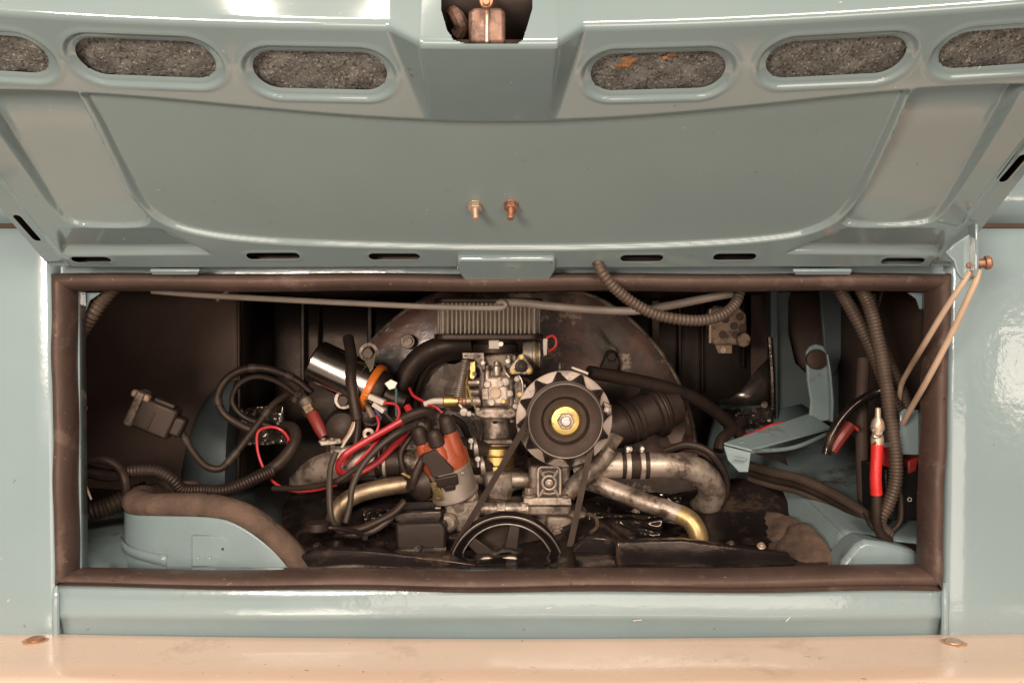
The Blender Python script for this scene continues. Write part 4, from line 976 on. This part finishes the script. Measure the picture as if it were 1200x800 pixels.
for k, (fa, ln) in enumerate(((-1.05, .040), (.05, .034), (1.05, .045), (2.4, .040), (-2.4, .036))):
    dr = front * math.cos(fa) + side * math.sin(fa); o_ = B0 + ax * .064 + dr * .0225
    MB().lathe([(.0108, 0), (.0108, ln * .6), (.0092, ln * .8), (.0092, ln)], o_, ax, 20).build('cap_tower', ORANGE, capm)
    TOW.append(o_ + ax * ln)
o_ = B0 + ax * .094
MB().lathe([(.0088, 0), (.0088, .012)], o_, ax, 20).build('cap_tower', ORANGE, capm); TOW.append(o_ + ax * .008)
for t_ in TOW[:5]:
    MB().lathe([(.0100, -.005), (.0112, -.003), (.0106, .004), (.0098, .010), (.0085, .015), (.005, .018)], t_, ax, 18).build('boot', BRUB, ds)
# black clip plate on the front
def onfront(u, h, out=.030): return B0 + ax * h + front * (out + .004) + side * u * 1.12
MB().plate([onfront(-.014, .056, .0335), onfront(.008, .054, .0335), onfront(.013, .060, .0325), onfront(.006, .076, .0325), onfront(-.001, .092, .030), onfront(-.017, .090, .030), onfront(-.022, .082, .029), onfront(-.016, .074, .0325)], .005, -front).build('clip', BPLAS, ds, bevel=.0015)
MB().plate([onfront(-.012, .040, .0325), onfront(.013, .038, .0325), onfront(.015, .053, .034), onfront(-.013, .055, .034)], .006, -front).build('plug', BPLAS, ds, bevel=.002)
MB().plate([onfront(-.005, .032, .031), onfront(.007, .031, .031), onfront(.009, .040, .032), onfront(-.007, .041, .032)], .005, -front).build('plug_tab', BPLAS, ds, bevel=.002)
MB().tube([onfront(-.007, .0565, .0335), onfront(.012, .0555, .0335)], .0012, 8).build('spring_wire', CHROME, ds)
MB().plate([onfront(-.020, .022, .0235), onfront(-.010, .022, .0275), onfront(-.011, .048, .0275), onfront(-.021, .048, .0235)], .003, front).build('stamped_plate', BRASS, ds, bevel=.001)
for h_ in (.028, .035, .042): MB().ring(onfront(-.0155, h_, .0285), front, .003, .0008, 12, 6).build('plate_mark', ALUD, ds)
screw(ds, onfront(.020, .048, .021), (front + side).normalized(), .003, ALUB)
MB().cyl(P(552, 580, .155), FRONT, .008, .008, 6).cyl(P(552, 580, .16), FRONT, .010, .005, 18).build('clamp_nut', ALUD, ds, bevel=.001)
MB().prism([(520, 583), (556, 574), (562, 584), (556, 592), (524, 596)], .162, .172).build('clamp_plate', ALUD, ds, bevel=.002)
# vacuum advance can
va = thing('vacuum_advance', 'round black vacuum can with brass bracket beside the distributor', 'vacuum can', P(487, 585, .14))
vax = Vector((-.55, -.70, -.10)).normalized(); vc = P(492, 567, .145)
MB().lathe([(.012, -.012), (.019, -.010), (.0215, -.005), (.0215, -.001), (.0225, 0), (.0225, .003), (.020, .005), (.014, .011), (.007, .014), (.005, .022), (.0001, .022)], vc, vax, 36).build('can', BPLAS, va)
MB().ring(vc - vax * .012, vax, .024, .0016, 40, 8).build('bright_ring', BRASS, va)
MB().prism([(469, 555), (473, 553), (486, 560), (484, 564)], .138, .141).build('bracket', BRASS, va, bevel=.001)
MB().tube([vc + vax * .014, P(485, 562, .128), P(490, 548, .128), P(500, 530, .130)], .0055, 12).build('hose', BRUB, va)

# ---- ignition coil
ic = thing('ignition_coil', 'chrome cylinder ignition coil with orange ring and black end cap', 'ignition coil', P(405, 470, .3))
p0, p1 = P(371, 423, .282), P(440, 456, .276); ax = (p1 - p0).normalized(); L_ = (p1 - p0).length; Rr = .0325
MB().lathe([(.0001, -.004), (Rr * .9, -.003), (Rr, 0), (Rr, L_ * .72), (Rr * 1.03, L_ * .725), (Rr * 1.03, L_ * .755), (Rr, L_ * .76), (Rr, L_ * .92)], p0, ax, 48).build('can', CHROME, ic)
MB().lathe([(Rr * 1.0, L_ * .90), (Rr * 1.13, L_ * .905), (Rr * 1.16, L_ * .93), (Rr * 1.16, L_ * 1.0), (Rr * 1.08, L_ * 1.02), (Rr * .9, L_ * 1.0)], p0, ax, 48).build('orange_ring', ORING, ic)
MB().lathe([(Rr * .98, L_ * .99), (Rr * .95, L_ * 1.10), (Rr * .80, L_ * 1.16), (Rr * .45, L_ * 1.18), (Rr * .40, L_ * 1.5), (.0001, L_ * 1.5)], p0, ax, 40).build('cap', BPLAS, ic)
for px, py, Y in ((432, 413, .27), (403, 468, .27)):
    e_ = MB().lathe([(.0140, 0), (.0140, .003), (.0095, .003), (.0095, 0), (.0140, 0)], P(px, py, Y), (.25, -1, .1), 28).build('mount_ear', ALU, ic)
    MB().cyl(P(px, py + 1, Y), FRONT, .0088, .009, 6).cyl(P(px, py + 1, Y + .004), FRONT, .0098, .005, 20).build('ear_bolt', BTIN, e_, bevel=.001)
MB().plate([P(428, 424, .269), P(442, 410, .269), P(437, 432, .255), P(430, 440, .255)], .002, FRONT).build('strap', ALUB, ic, bevel=.0008)
MB().prism([(450, 449), (458, 444), (466, 448), (463, 455), (456, 457)], .235, .24).build('terminal', RUSTST, ic, bevel=.001)
# black tape bundle crossing the coil
cable('taped_loom', 'black taped wiring loom hanging over the chrome coil', 'cable', [(408, 396, .29), (412, 420, .262), (411, 440, .248), (414, 465, .24), (419, 492, .235)], .0085, BRUB, seg=14)
# connectors
for k, (a, b, w, m) in enumerate((((433, 464, .235), (451, 472, .23), .008, WHITEP), ((438, 473, .232), (451, 482, .228), .007, WHITEP), ((430, 474, .236), (437, 489, .23), .005, RELAY))):
    t_ = thing('spade_connector', ('ivory spade connector plugged nearest the orange coil ring', 'ivory spade connector just below the topmost one under the coil', 'small brown spade connector pointing down under the coil')[k], 'connector', P(*a), 'connectors under the coil')
    p, q_ = P(*a), P(*b); d_ = (q_ - p).normalized(); xx_, yy_, _ = frame(d_)
    R3 = Matrix((xx_, yy_, d_)).transposed()
    MB().box((p + q_) / 2, w * 1.6, w, (q_ - p).length, R3).build('shell', m, t_, bevel=.0012)
    MB().box(p - d_ * .003, w * .9, .0015, .010, R3).build('blade', BRASS, t_)
# ================================================================== wires and small things
W_ = 'engine wires'
cable('red_cable', 'thick red battery cable sweeping left from the distributor boots', 'cable', [(474, 491, .20), (455, 502, .195), (425, 519, .19), (402, 535, .185), (396, 548, .185), (402, 555, .19), (420, 553, .195), (440, 543, .2), (462, 522, .21), (478, 508, .22)], .0048, RED)
cable('cable_sleeve', 'black sleeve where the red battery cable meets the cap boots', 'cable', [(472, 492, .2), (485, 486, .2), (500, 483, .205), (506, 488, .21)], .0085, BRUB)
cable('red_stub', 'short red cable end poking up above the distributor', 'cable', [(482, 490, .215), (480, 482, .22), (477, 476, .225)], .0052, RED)
cable('red_wire', 'thin red wire from the ivory connector dropping to the thick red cable', 'wire', [(450, 472, .225), (464, 474, .22), (468, 484, .215), (463, 496, .212), (456, 503, .21), (446, 512, .208), (432, 528, .20), (416, 545, .20)], .0022, RED)
cable('red_wire', 'thin red wire hanging below the lower connectors', 'wire', [(441, 487, .225), (444, 496, .218), (440, 508, .215), (428, 520, .21), (412, 530, .205), (404, 545, .20)], .002, RED)
cable('red_wire', 'thin red wire curling beside the breather hose', 'wire', [(480, 455, .26), (484, 463, .25), (498, 471, .24), (512, 478, .235), (520, 486, .235)], .0022, RED)
cable('red_wire', 'short red wire leading from the carburettor spigot to the sleeve', 'wire', [(503, 474, .232), (499, 481, .226), (496, 488, .22)], .0022, RED)
cable('red_wire', 'red wire loop beside the ivory carburettor connector', 'wire', [(640, 397, .238), (646, 393, .238), (651, 396, .238), (652, 403, .238), (648, 409, .24), (640, 412, .245)], .0022, RED)
cable('red_wire', 'long red wire looping on the left side of the bay', 'wire', [(337, 522, .26), (338, 514, .255), (330, 504, .25), (318, 500, .25), (303, 505, .248), (301, 520, .245), (306, 542, .24), (318, 562, .235), (336, 573, .23), (362, 575, .225), (395, 568, .22)], .0021, RED)
cable('red_wire', 'red wire lying behind the grey support bracket', 'wire', [(872, 511, .36), (888, 505, .34), (905, 498, .33), (925, 495, .33), (940, 497, .34)], .0026, RED)
cable('teal_wire', 'thin teal wire from the coil terminal', 'wire', [(460, 450, .243), (464, 456, .24), (464, 470, .235), (465, 488, .23)], .002, TEAL)
cable('blue_wire', 'tiny blue wire among the coil connectors', 'wire', [(437, 474, .235), (441, 481, .232), (446, 489, .23)], .0018, BLUEW)
cable('grey_wire', 'thin grey wire below the coil connectors', 'wire', [(450, 482, .226), (456, 489, .222), (462, 495, .218)], .002, GREYW)
cable('grey_wire', 'grey wire bent across under the taped loom', 'wire', [(428, 496, .23), (437, 498, .226), (444, 494, .225), (447, 488, .225)], .0018, GREYW)
cable('white_striped_wire', 'pale striped wire left of the taped loom end', 'wire', [(417, 494, .234), (411, 508, .23), (404, 518, .226), (399, 528, .224)], .002, WHITEP)
cable('brown_wire', 'orange-brown wire along the pale striped wire', 'wire', [(414, 494, .236), (408, 508, .232), (401, 518, .228)], .0016, COPPER)
cable('black_wire', 'black wire hanging straight from the taped loom end', 'wire', [(420, 492, .235), (419, 505, .228), (416, 525, .222), (413, 540, .22)], .0048, BRUB)
# ignition leads
IL = 'ignition leads'
def lead(label, l, r=.0042, m=BRUB, start=None):
    p = pts(l)
    if start is not None: p = [start + Vector((0, 0, .018))] + p
    return tag(MB().tube(p, r, 10).build('ignition_lead', m, None), label, 'wire', IL)
lead('black ignition lead drooping lowest, from cap to the left tin edge', [(489, 499, .19), (470, 505, .17), (448, 520, .16), (425, 545, .155), (413, 570, .15), (410, 592, .148), (405, 612, .145)], .0042, GREYW, TOW[0])
lead('black ignition lead curving behind the drooping one', [(500, 494, .2), (478, 500, .20), (452, 516, .19), (435, 534, .18), (415, 550, .175), (395, 563, .17), (360, 571, .18), (320, 572, .2)], .0040, BRUB, TOW[1])
lead('black ignition lead from the rightmost boot to behind the engine', [(525, 487, .22), (540, 495, .24), (548, 510, .26), (560, 530, .28)], .0048, BRUB, TOW[2])
lead('dark upright lead standing in front of the left manifold arm', [(394, 529, .16), (388, 545, .155), (386, 575, .15), (388, 605, .14), (394, 618, .13), (410, 626, .12), (432, 624, .12), (452, 612, .125), (470, 592, .135), (473, 587, .14)], .0042, GREYW)
lead('black lead winding between manifold arm and distributor body', [(478, 560, .19), (471, 545, .20), (470, 530, .205), (478, 516, .21), (486, 505, .215)], .0044, BRUB)
cable('vacuum_hose', 'black hose trailing from vacuum can along the tin', 'hose', [(474, 588, .13), (462, 600, .125), (440, 612, .12), (420, 620, .115), (400, 622, .12)], .0050, BRUB)

# fittings to the right of the distributor
for k, (px, py, lab) in enumerate(((552, 516, 'upper steel hose clamp between distributor and carburettor riser'), (560, 537, 'lower steel hose clamp between distributor and carburettor riser'))):
    t_ = thing('hose_clamp', lab, 'clamp', P(px, py, .2), 'hose clamps by the riser')
    MB().lathe([(.0135, -.0035), (.0145, -.003), (.0145, .003), (.0135, .0035)], P(px + 4, py + 9, .215), (1, .2, .15), 24).build('band', ALUB, t_)
    MB().cyl(P(px, py, .198), -UP, .0042, .012, 12).cyl(P(px, py, .198), FRONT, .0046, .006, 6).build('clamp_screw', STEEL, t_, bevel=.0006)
cable('fuel_line', 'black fuel line between distributor and riser, upper one', 'hose', [(535, 520, .23), (550, 524, .218), (568, 528, .225)], .0125, BRUB, 'short fuel lines', seg=14)
cable('fuel_line', 'black fuel line between distributor and riser, lower one', 'hose', [(535, 540, .23), (556, 545, .218), (575, 548, .23)], .0125, BRUB, 'short fuel lines', seg=14)

# red fuel fitting on the left
rf = thing('fuel_union', 'red hose fitting with brass neck left of the coil', 'fitting', P(378, 515, .3))
p, q_ = P(355, 464, .30), P(380, 512, .28); d_ = (q_ - p).normalized(); L_ = (q_ - p).length
MB().lathe([(.006, 0), (.008, .004), (.011, .008), (.011, .018), (.0085, .02)], p, d_, 20).build('elbow', ALUD, rf)
MB().lathe([(.0115, .018), (.0125, .019), (.0125, .030), (.0115, .031)], p, d_, 6).build('brass_neck', PIPE, rf)
MB().lathe([(.0085, .030), (.0095, .032), (.0090, L_ * .8), (.0075, L_)], p, d_, 20).build('red_sleeve', mat('dull_red_rubber', (.24, .03, .024), (.18, .022, .018), .4, .5, scale=30), rf)
MB().tube([p, P(349, 462, .31), P(345, 468, .32)], .006, 10).build('stub', ALUD, rf)
MB().prism([(372, 516), (398, 513), (402, 520), (376, 523)], .27, .30).build('foot', ALU, rf, bevel=.002)
for px in (379, 389): screw(rf, P(px, 516, .268), UP, .005, ALUB)
tag(MB().lathe([(.0085, 0), (.0085, .002), (.0035, .002), (.0035, 0), (.0085, 0)], P(432, 508, .24), FRONT, 24).build('washer', ALU, None), 'flat steel washer below the coil connectors', 'washer')
tag(MB().lathe([(.018, 0), (.028, .006), (.030, .02), (.024, .034), (.01, .04), (.0001, .04)], P(406, 500, .31), FRONT, 28).build('dust_boot', BRUB, None), 'round black rubber cap below the coil', 'cap')

# ---- rods / cords across the top
cord = thing('hold_cord', 'grey cord stretched across the top of the opening, ending in a loop', 'cord', P(590, 358, .03))
MB().tube(pts([(178, 341, .03), (240, 346, .03), (330, 351, .032), (430, 356, .034), (520, 360, .034), (575, 361, .034), (588, 360.5, .034)]), .0036, 10).build('strand', GREYROD, cord)
MB().tube(pts([(575, 361, .034), (588, 361, .034), (593, 357, .032), (589, 353.5, .033), (583, 355, .036)]), .0032, 10).build('loop', GREYROD, cord)
tag(MB().tube(pts([(585, 355, .042), (610, 355, .042), (650, 359, .043), (700, 363, .044), (745, 364, .045), (790, 357, .045), (830, 349, .043), (868, 342, .04)]), .0052, 12).build('support_rod', GREYROD, None), 'grey bent tube above the air filter to upper right', 'tube')
hose('wire_conduit', 'corrugated brown conduit looping out of the lid grommet', 'conduit', [(700, 303, -.032), (703, 315, -.036), (716, 333, -.030), (738, 352, -.02), (765, 367, -.012), (795, 374, -.006), (825, 375, .002), (848, 368, .012), (862, 355, .024), (868, 338, .034)], .0068, CONDUIT, period=.0050)
tag(MB().tube(pts([(254, 352, .10), (262, 344, .10), (268, 340, .10)]), .003, 8).build('cord_hook', ALUD, None), 'tiny hook under the stretched cord at upper left', 'hook')

# ---- relay box
rl = thing('relay', 'tan perforated relay box hung upper right at the firewall', 'relay', P(852, 415, .45))
MB().prism([(832, 362), (838, 358), (868, 360), (875, 368), (876, 398), (868, 404), (838, 404), (831, 398)], .43, .46).build('case', RELAY, rl, bevel=.004)
for px, py in ((850, 374), (867, 371), (860, 382), (847, 392), (862, 392), (870, 384)):
    MB().lathe([(.0068, 0), (.0068, .0012), (.0050, .0012), (.0046, .0004), (.0001, .0004)], P(px, py, .43), FRONT, 20).build('vent_cup', DARKBROWN, rl)
MB().prism([(831, 362), (834, 362), (834, 402), (831, 402)], .425, .43).build('edge_strip', TAN, rl, bevel=.001)
MB().prism([(838, 404), (858, 404), (858, 414), (842, 414)], .44, .444).build('mounting_tab', RELAY, rl, bevel=.001)
screw(rl, P(848, 410, .44), FRONT, .0058, RUSTST)
MB().cyl(P(870, 398, .43), FRONT, .012, .01, 18).build('knob', RELAY, rl, bevel=.002)

# ---- left side: connector, conduits
hose('wire_conduit', 'ribbed conduit crossing the upper left corner of the opening', 'conduit', [(84, 402, .06), (98, 383, .055), (112, 362, .05), (130, 340, .05), (140, 328, .05)], .0098, CONDUIT, period=.0058)
cn = thing('plug_connector', 'black multi-pin plug dangling on its cable at left', 'connector', P(180, 505, .2))
o_ = P(182, 488, .19); xa = Vector((.86, .1, -.38)).normalized(); za = Vector((0, 1, 0)); za = (za - xa * za.dot(xa)).normalized(); ya = za.cross(xa)
R3 = Matrix((xa, ya, za)).transposed()
MB().box(o_, .058, .044, .030, R3).build('shell', BPLAS, cn, bevel=.004)
MB().box(o_ + xa * .034, .018, .028, .022, R3).build('neck', BPLAS, cn, bevel=.004)
MB().box(o_ - xa * .026 - ya * .003 + za * -.004, .012, .050, .034, R3).build('collar', ALUD, cn, bevel=.003)
MB().box(o_ - ya * .024 + xa * .006, .030, .006, .020, R3).build('latch', BPLAS, cn, bevel=.002)
MB().box(o_ - za * .0155 + ya * .004, .003, .026, .002, R3).build('edge_rib', BPLAS, cn, bevel=.0006)
MB().box(o_ - xa * .026 - ya * .022 - za * .010, .026, .010, .014, R3).build('torn_lip', RELAY, cn, bevel=.003)
cable('plug_cable', 'thick black cable from the dangling plug up to the loops', 'cable', [(209, 500, .195), (216, 512, .2), (228, 532, .205), (243, 547, .21), (258, 549, .215), (272, 536, .225), (290, 513, .24), (306, 492, .255), (320, 474, .27), (336, 462, .29)], .0052, BRUB, seg=12)
cable('cable_loop', 'black cable coil beside the bright tin at left', 'cable', [(300, 506, .30), (282, 498, .30), (262, 484, .30), (255, 466, .305), (264, 446, .31), (282, 434, .315), (306, 431, .32), (330, 437, .325), (350, 447, .33), (365, 460, .33)], .0062, BRUB, seg=12)
cable('cable_loop', 'thinner black cable nested inside the coil at left', 'cable', [(318, 500, .33), (285, 488, .33), (272, 470, .33), (280, 450, .33), (300, 441, .335), (325, 447, .34), (352, 466, .34)], .0045, BRUB)
cable('black_hose', 'fat black hose rising beside the red wire loop', 'hose', [(215, 577, .20), (260, 575, .215), (300, 560, .23), (330, 540, .245), (345, 518, .26), (344, 503, .275), (334, 500, .29)], .0094, BRUB, seg=16)
hose('wire_conduit', 'ribbed black conduit snaking from left edge to the foam', 'conduit', [(145, 553, .13), (165, 551, .13), (185, 552, .135), (202, 562, .14), (214, 573, .15), (235, 574, .165), (265, 574, .18), (295, 562, .20), (318, 552, .22)], .0088, BRUB, period=.0042)
cable('black_cable', 'smooth black cable bending down at the left edge', 'cable', [(88, 542, .12), (105, 539, .12), (125, 539, .12), (140, 548, .12), (147, 562, .115), (149, 582, .12)], .0056, BRUB)
cable('black_cable', 'second smooth black cable entering at the left edge', 'cable', [(86, 548, .14), (104, 552, .14), (125, 557, .14), (145, 555, .135)], .0085, BRUB)
hose('wire_conduit', 'fat ribbed conduit low at the left edge', 'conduit', [(82, 612, .14), (105, 600, .14), (125, 594, .145), (150, 583, .155), (172, 574, .17)], .0135, BRUB, period=.0055)
tag(MB().tube(pts([(93, 552, .05), (99, 566, .05), (107, 585, .05)]), lambda t: .003 * (1 - .6 * t), 8).build('cable_tie', TAN, None), 'tan cable tie tail at the left seal', 'cable tie')
tag(MB().lathe([(.005, 0), (.0045, .003), (.002, .005), (.0001, .005)], P(97, 478, .036), (1, -.6, 0), 14).build('rivet', COPPER, None), 'rusty rivet beside the left seal', 'rivet')
# foam strips
def foam(name, label, l, r, fl):
    p = spline(pts(l), 60); rows = []
    o = MB()
    o.tube(pts(l), lambda t: r * (1 + .03 * math.sin(t * 23) + .015 * math.sin(t * 51 + 1) - .10 * math.exp(-((t - .62) / .01) ** 2) - .10 * math.exp(-((t - .83) / .008) ** 2) - .08 * math.exp(-((t - .2) / .012) ** 2)), 20, 110, flat=fl)
    return tag(o.build(name, FOAM, None, sharp=180), label, 'foam strip', 'foam strips')
foam('foam_strip', 'brown crumbling foam strip on the rim of the blue tray at left', [(230, 576, .24), (190, 578, .20), (166, 582, .15), (160, 588, .115), (178, 592, .086), (212, 592, .075), (250, 594, .070), (280, 601, .066), (305, 615, .064), (326, 634, .063), (342, 650, .062), (358, 672, .061)], .0175, .9)
e1 = spline(pts([(845, 578, .33), (885, 596, .25), (925, 606, .18), (955, 622, .12), (988, 668, .055)]), 60); e2 = spline(pts([(828, 612, .33), (860, 628, .25), (884, 646, .17), (892, 662, .11), (898, 690, .055)]), 60)
nn = min(len(e1), len(e2)); rows = []
for j in range(25):
    t_ = j / 24; r = []
    for i in range(nn):
        p = e1[i].lerp(e2[i], t_); k = .002 * math.sin(math.pi * t_) ** .6 + .0018 * math.sin(i * .9 + 4 * math.sin(j * .5)) * math.sin(j * .8) - .006 * math.exp(-((i - nn * .62 + 2 * math.sin(j * .4)) / 1.2) ** 2)
        r.append(p + Vector((-.3, -.5, .8)) * k)
    rows.append(r)
tag(MB().grid(rows).build('foam_strip', FOAM, None, sharp=180, solid=.006), 'wide brown foam strip on the inner wing at right', 'foam strip', 'foam strips')

# ---- right side: support bracket, battery and looms
sb = thing('support_bracket', 'blue-grey bent support arm with rubber pad at right', 'bracket', P(930, 520, .28))
MB().prism([(945, 412), (949, 406), (956, 403), (965, 405), (970, 414), (974, 440), (976, 470), (975, 492), (948, 496), (950, 470), (946, 445)], .300, .306).build('upright', WINGPAINT, sb, bevel=.002)
MB().prism([(971, 415), (975, 440), (977.5, 470), (976.5, 494), (974, 494), (974.5, 470), (972.5, 440), (969, 415)], .288, .3).build('upright_lip', WINGPAINT, sb, bevel=.001)
MB().lathe([(.0155, 0), (.0155, .006), (.012, .008), (.0001, .008)], P(956, 421, .299), FRONT, 28).build('rubber_pad', mat('brown_rubber_pad', (.05, .03, .024), None, .6), sb)
A_, B_, C_, D_ = P(848, 521, .17), P(880, 529, .155), P(975, 503, .285), P(948, 486, .305)
mbx = MB().plate([A_, B_, C_, D_], .003, (0, 0, 1)); mbx.build('arm', WINGPAINT, sb, bevel=.001)
LITE = WINGPAINT
MB().plate([P(848, 522, .169), P(880, 530, .154), P(877, 553, .154), P(866, 553, .16), P(853, 539, .167)], .003, (0, 1, 0)).build('end_plate', LITE, sb, bevel=.001)
MB().tube(pts([(861, 537, .155), (874, 539, .15)]), .0022, 8).build('pressed_bead', LITE, sb)
MB().lathe([(.006, 0), (.005, .002), (.0001, .003)], P(868, 519, .18), UP, 18).build('weld_spot', LITE, sb)
MB().plate([P(880, 530, .156), P(905, 527, .19), P(920, 535, .21), P(924, 546, .21), P(912, 540, .2)], .002, (0, 1, 0)).build('gusset', BTIN, sb)
MB().tube(pts([(881, 529, .156), (930, 524, .215), (974, 506, .283)]), .003, 8).build('arm_edge', BAYPAINT, sb)
# loom over inner wing
for k, (dy, r, m, lab) in enumerate(((0, .0068, CONDUIT, 'upper brown cable running down the inner wing to the battery'), (9, .0052, BRUB, 'middle black cable running down the inner wing to the battery'), (16, .0045, CONDUIT, 'lower brown cable running down the inner wing to the battery'))):
    cable('wing_cable', lab, 'cable', [(878, 545 + dy, .29), (905, 553 + dy, .26), (935, 560 + dy, .22), (970, 575 + dy, .18), (1000, 592 + dy, .14), (1022, 608 + dy * .6, .12), (1034, 618, .11)], r, m, 'cables on the inner wing')
cable('arched_cable', 'shiny black cable arching from the right looms toward the bracket', 'cable', [(1048, 452, .14), (1030, 458, .15), (1005, 472, .155), (985, 492, .155), (972, 515, .15), (968, 532, .148)], .0062, GLOSS, seg=14)
tag(MB().tube(pts([(974, 528, .165), (985, 512, .165), (996, 498, .17)]), .0085, 10).build('red_clip', mat('dull_red_plastic', (.22, .03, .024), None, .4), None), 'dull red terminal cover under the arched black cable', 'terminal cover')
tag(MB().tube(pts([(990, 500, .165), (1000, 499, .165), (1006, 504, .165)]), .002, 8).build('red_wire', RED, None), 'short red wire beside the dull red terminal cover', 'wire')
cable('upright_cable', 'thick dark brown cable standing behind the red battery lead', 'cable', [(1012, 420, .22), (1010, 470, .21), (1010, 520, .20), (1012, 580, .18), (1016, 612, .16)], .0085, DARKBROWN, seg=12)
hose('battery_conduit', 'longest ribbed conduit dropping past the red battery lead', 'conduit', [(1008, 336, .05), (1018, 356, .055), (1028, 395, .06), (1037, 440, .06), (1043, 490, .058), (1049, 530, .056), (1049, 565, .058), (1040, 592, .062), (1031, 608, .066), (1032, 618, .07), (1042, 626, .075)], .0088, CONDUIT, 'battery conduits', period=.0044)
hose('battery_conduit', 'ribbed conduit slanting in from the top beside the longest one', 'conduit', [(982, 336, .08), (995, 358, .08), (1010, 385, .082), (1024, 415, .085), (1040, 455, .09), (1055, 486, .095)], .0088, CONDUIT, 'battery conduits', period=.0046)
hose('battery_conduit', 'ribbed conduit crossing behind the longest one toward the seal', 'conduit', [(1020, 345, .11), (1026, 380, .11), (1040, 420, .105), (1056, 455, .10), (1066, 485, .095)], .0078, CONDUIT, 'battery conduits', period=.0044)
cable('thin_black_cable', 'thin black cable descending into the top right of the bay', 'cable', [(1034, 340, .13), (1030, 356, .13), (1028, 370, .13)], .003, BRUB)
bt = thing('battery', 'black battery with red terminal cover at the right edge', 'battery', P(1060, 620, .12))
MB().prism([(1036, 548), (1084, 548), (1082, 610), (1038, 610)], .085, .16).build('case', BATT, bt, bevel=.003)
MB().prism([(1033, 523), (1050, 519), (1056, 540), (1050, 551), (1034, 545)], .078, .10).build('terminal_cover', REDT, bt, bevel=.003)
MB().prism([(1064, 540), (1078, 534), (1074, 552), (1064, 556)], .084, .11).build('terminal_strap', mat('dull_red_strap', (.26, .02, .018), None, .4), bt, bevel=.002)
MB().ring(P(1046, 571, .0845), FRONT, .0022, .0005, 14, 6).build('printed_mark', PRINT, bt)
MB().ring(P(1066, 585, .0845), FRONT, .0024, .0005, 14, 6).build('printed_mark', PRINT, bt)
hd = thing('battery_bracket', 'small pale blue bracket plate beside the right seal', 'bracket', P(1065, 530, .08))
MB().prism([(1055, 484), (1060, 479), (1077, 480), (1077, 533), (1054, 532)], .072, .077).build('plate', PAINT, hd, bevel=.001)
MB().prism([(1036, 494), (1042, 490), (1050, 494), (1053, 515), (1050, 531), (1040, 522)], .080, .084).build('ear', PAINT, hd, bevel=.001)
bl = thing('battery_lead', 'red taped battery lead with crimped silver lug at right', 'battery lead', P(1030, 620, .05))
MB().tube(pts([(1028, 518, .04), (1027, 540, .04), (1026, 560, .04), (1027, 579, .042)]), lambda t: .0072 + .0004 * math.sin(t * 60), 16).build('red_tape', REDT, bl)
MB().tube(pts([(1027, 577, .042), (1027, 598, .045), (1028, 615, .05), (1034, 628, .055), (1042, 634, .06)]), .0060, 12).build('black_cable', BRUB, bl)
lug = MB().lathe([(.0072, 0), (.0078, .006), (.006, .014), (.0085, .020), (.0070, .028), (.0035, .033), (.0032, .044), (.0001, .045)], P(1028, 520, .04), (.0, -.05, 1), 18).build('lug', RUSTST, bl)
MB().tube(pts([(1022, 504, .036), (1027, 500, .034), (1033, 505, .036), (1029, 512, .033), (1024, 510, .034)]), .0024, 8).build('crimp', CHROME, lug)
MB().tube(pts([(1024, 518, .036), (1034, 521, .04), (1043, 521, .05)]), .003, 8).build('washer_tab', STEEL, lug)
cable('thin_black_cable', 'thin black cable looping low at the battery foot', 'cable', [(1052, 560, .08), (1056, 590, .078), (1054, 612, .076), (1040, 624, .075), (1024, 618, .078), (1014, 600, .09)], .004, BRUB)
# tape bands and clips on the longer cables
def bands(names, ts, r, m):
    for o in list(bpy.data.objects):
        if o.get('label') in names:
            vs_ = o.data.vertices; nv = len(vs_); seg = 12
            rings = nv // seg
            for t_ in ts:
                k = int(t_ * (rings - 1)); A = sum((Vector(vs_[k * seg + q].co) for q in range(seg)), Vector()) / seg; k2 = min(rings - 1, k + 1); k1 = max(0, k - 1)
                B1 = sum((Vector(vs_[k2 * seg + q].co) for q in range(seg)), Vector()) / seg; B0_ = sum((Vector(vs_[k1 * seg + q].co) for q in range(seg)), Vector()) / seg
                d = B1 - B0_
                MB().lathe([(r * .98, -.006), (r * 1.10, -.0055), (r * 1.13, 0), (r * 1.10, .0055), (r * .98, .006)], A, d, 16).build('tape_band', m, o)
bands(('thick black cable from the dangling plug up to the loops',), (.12, .45, .52, .8), .0052, GREYW)
bands(('black cable coil beside the bright tin at left',), (.3, .62, .85), .0062, GREYW)
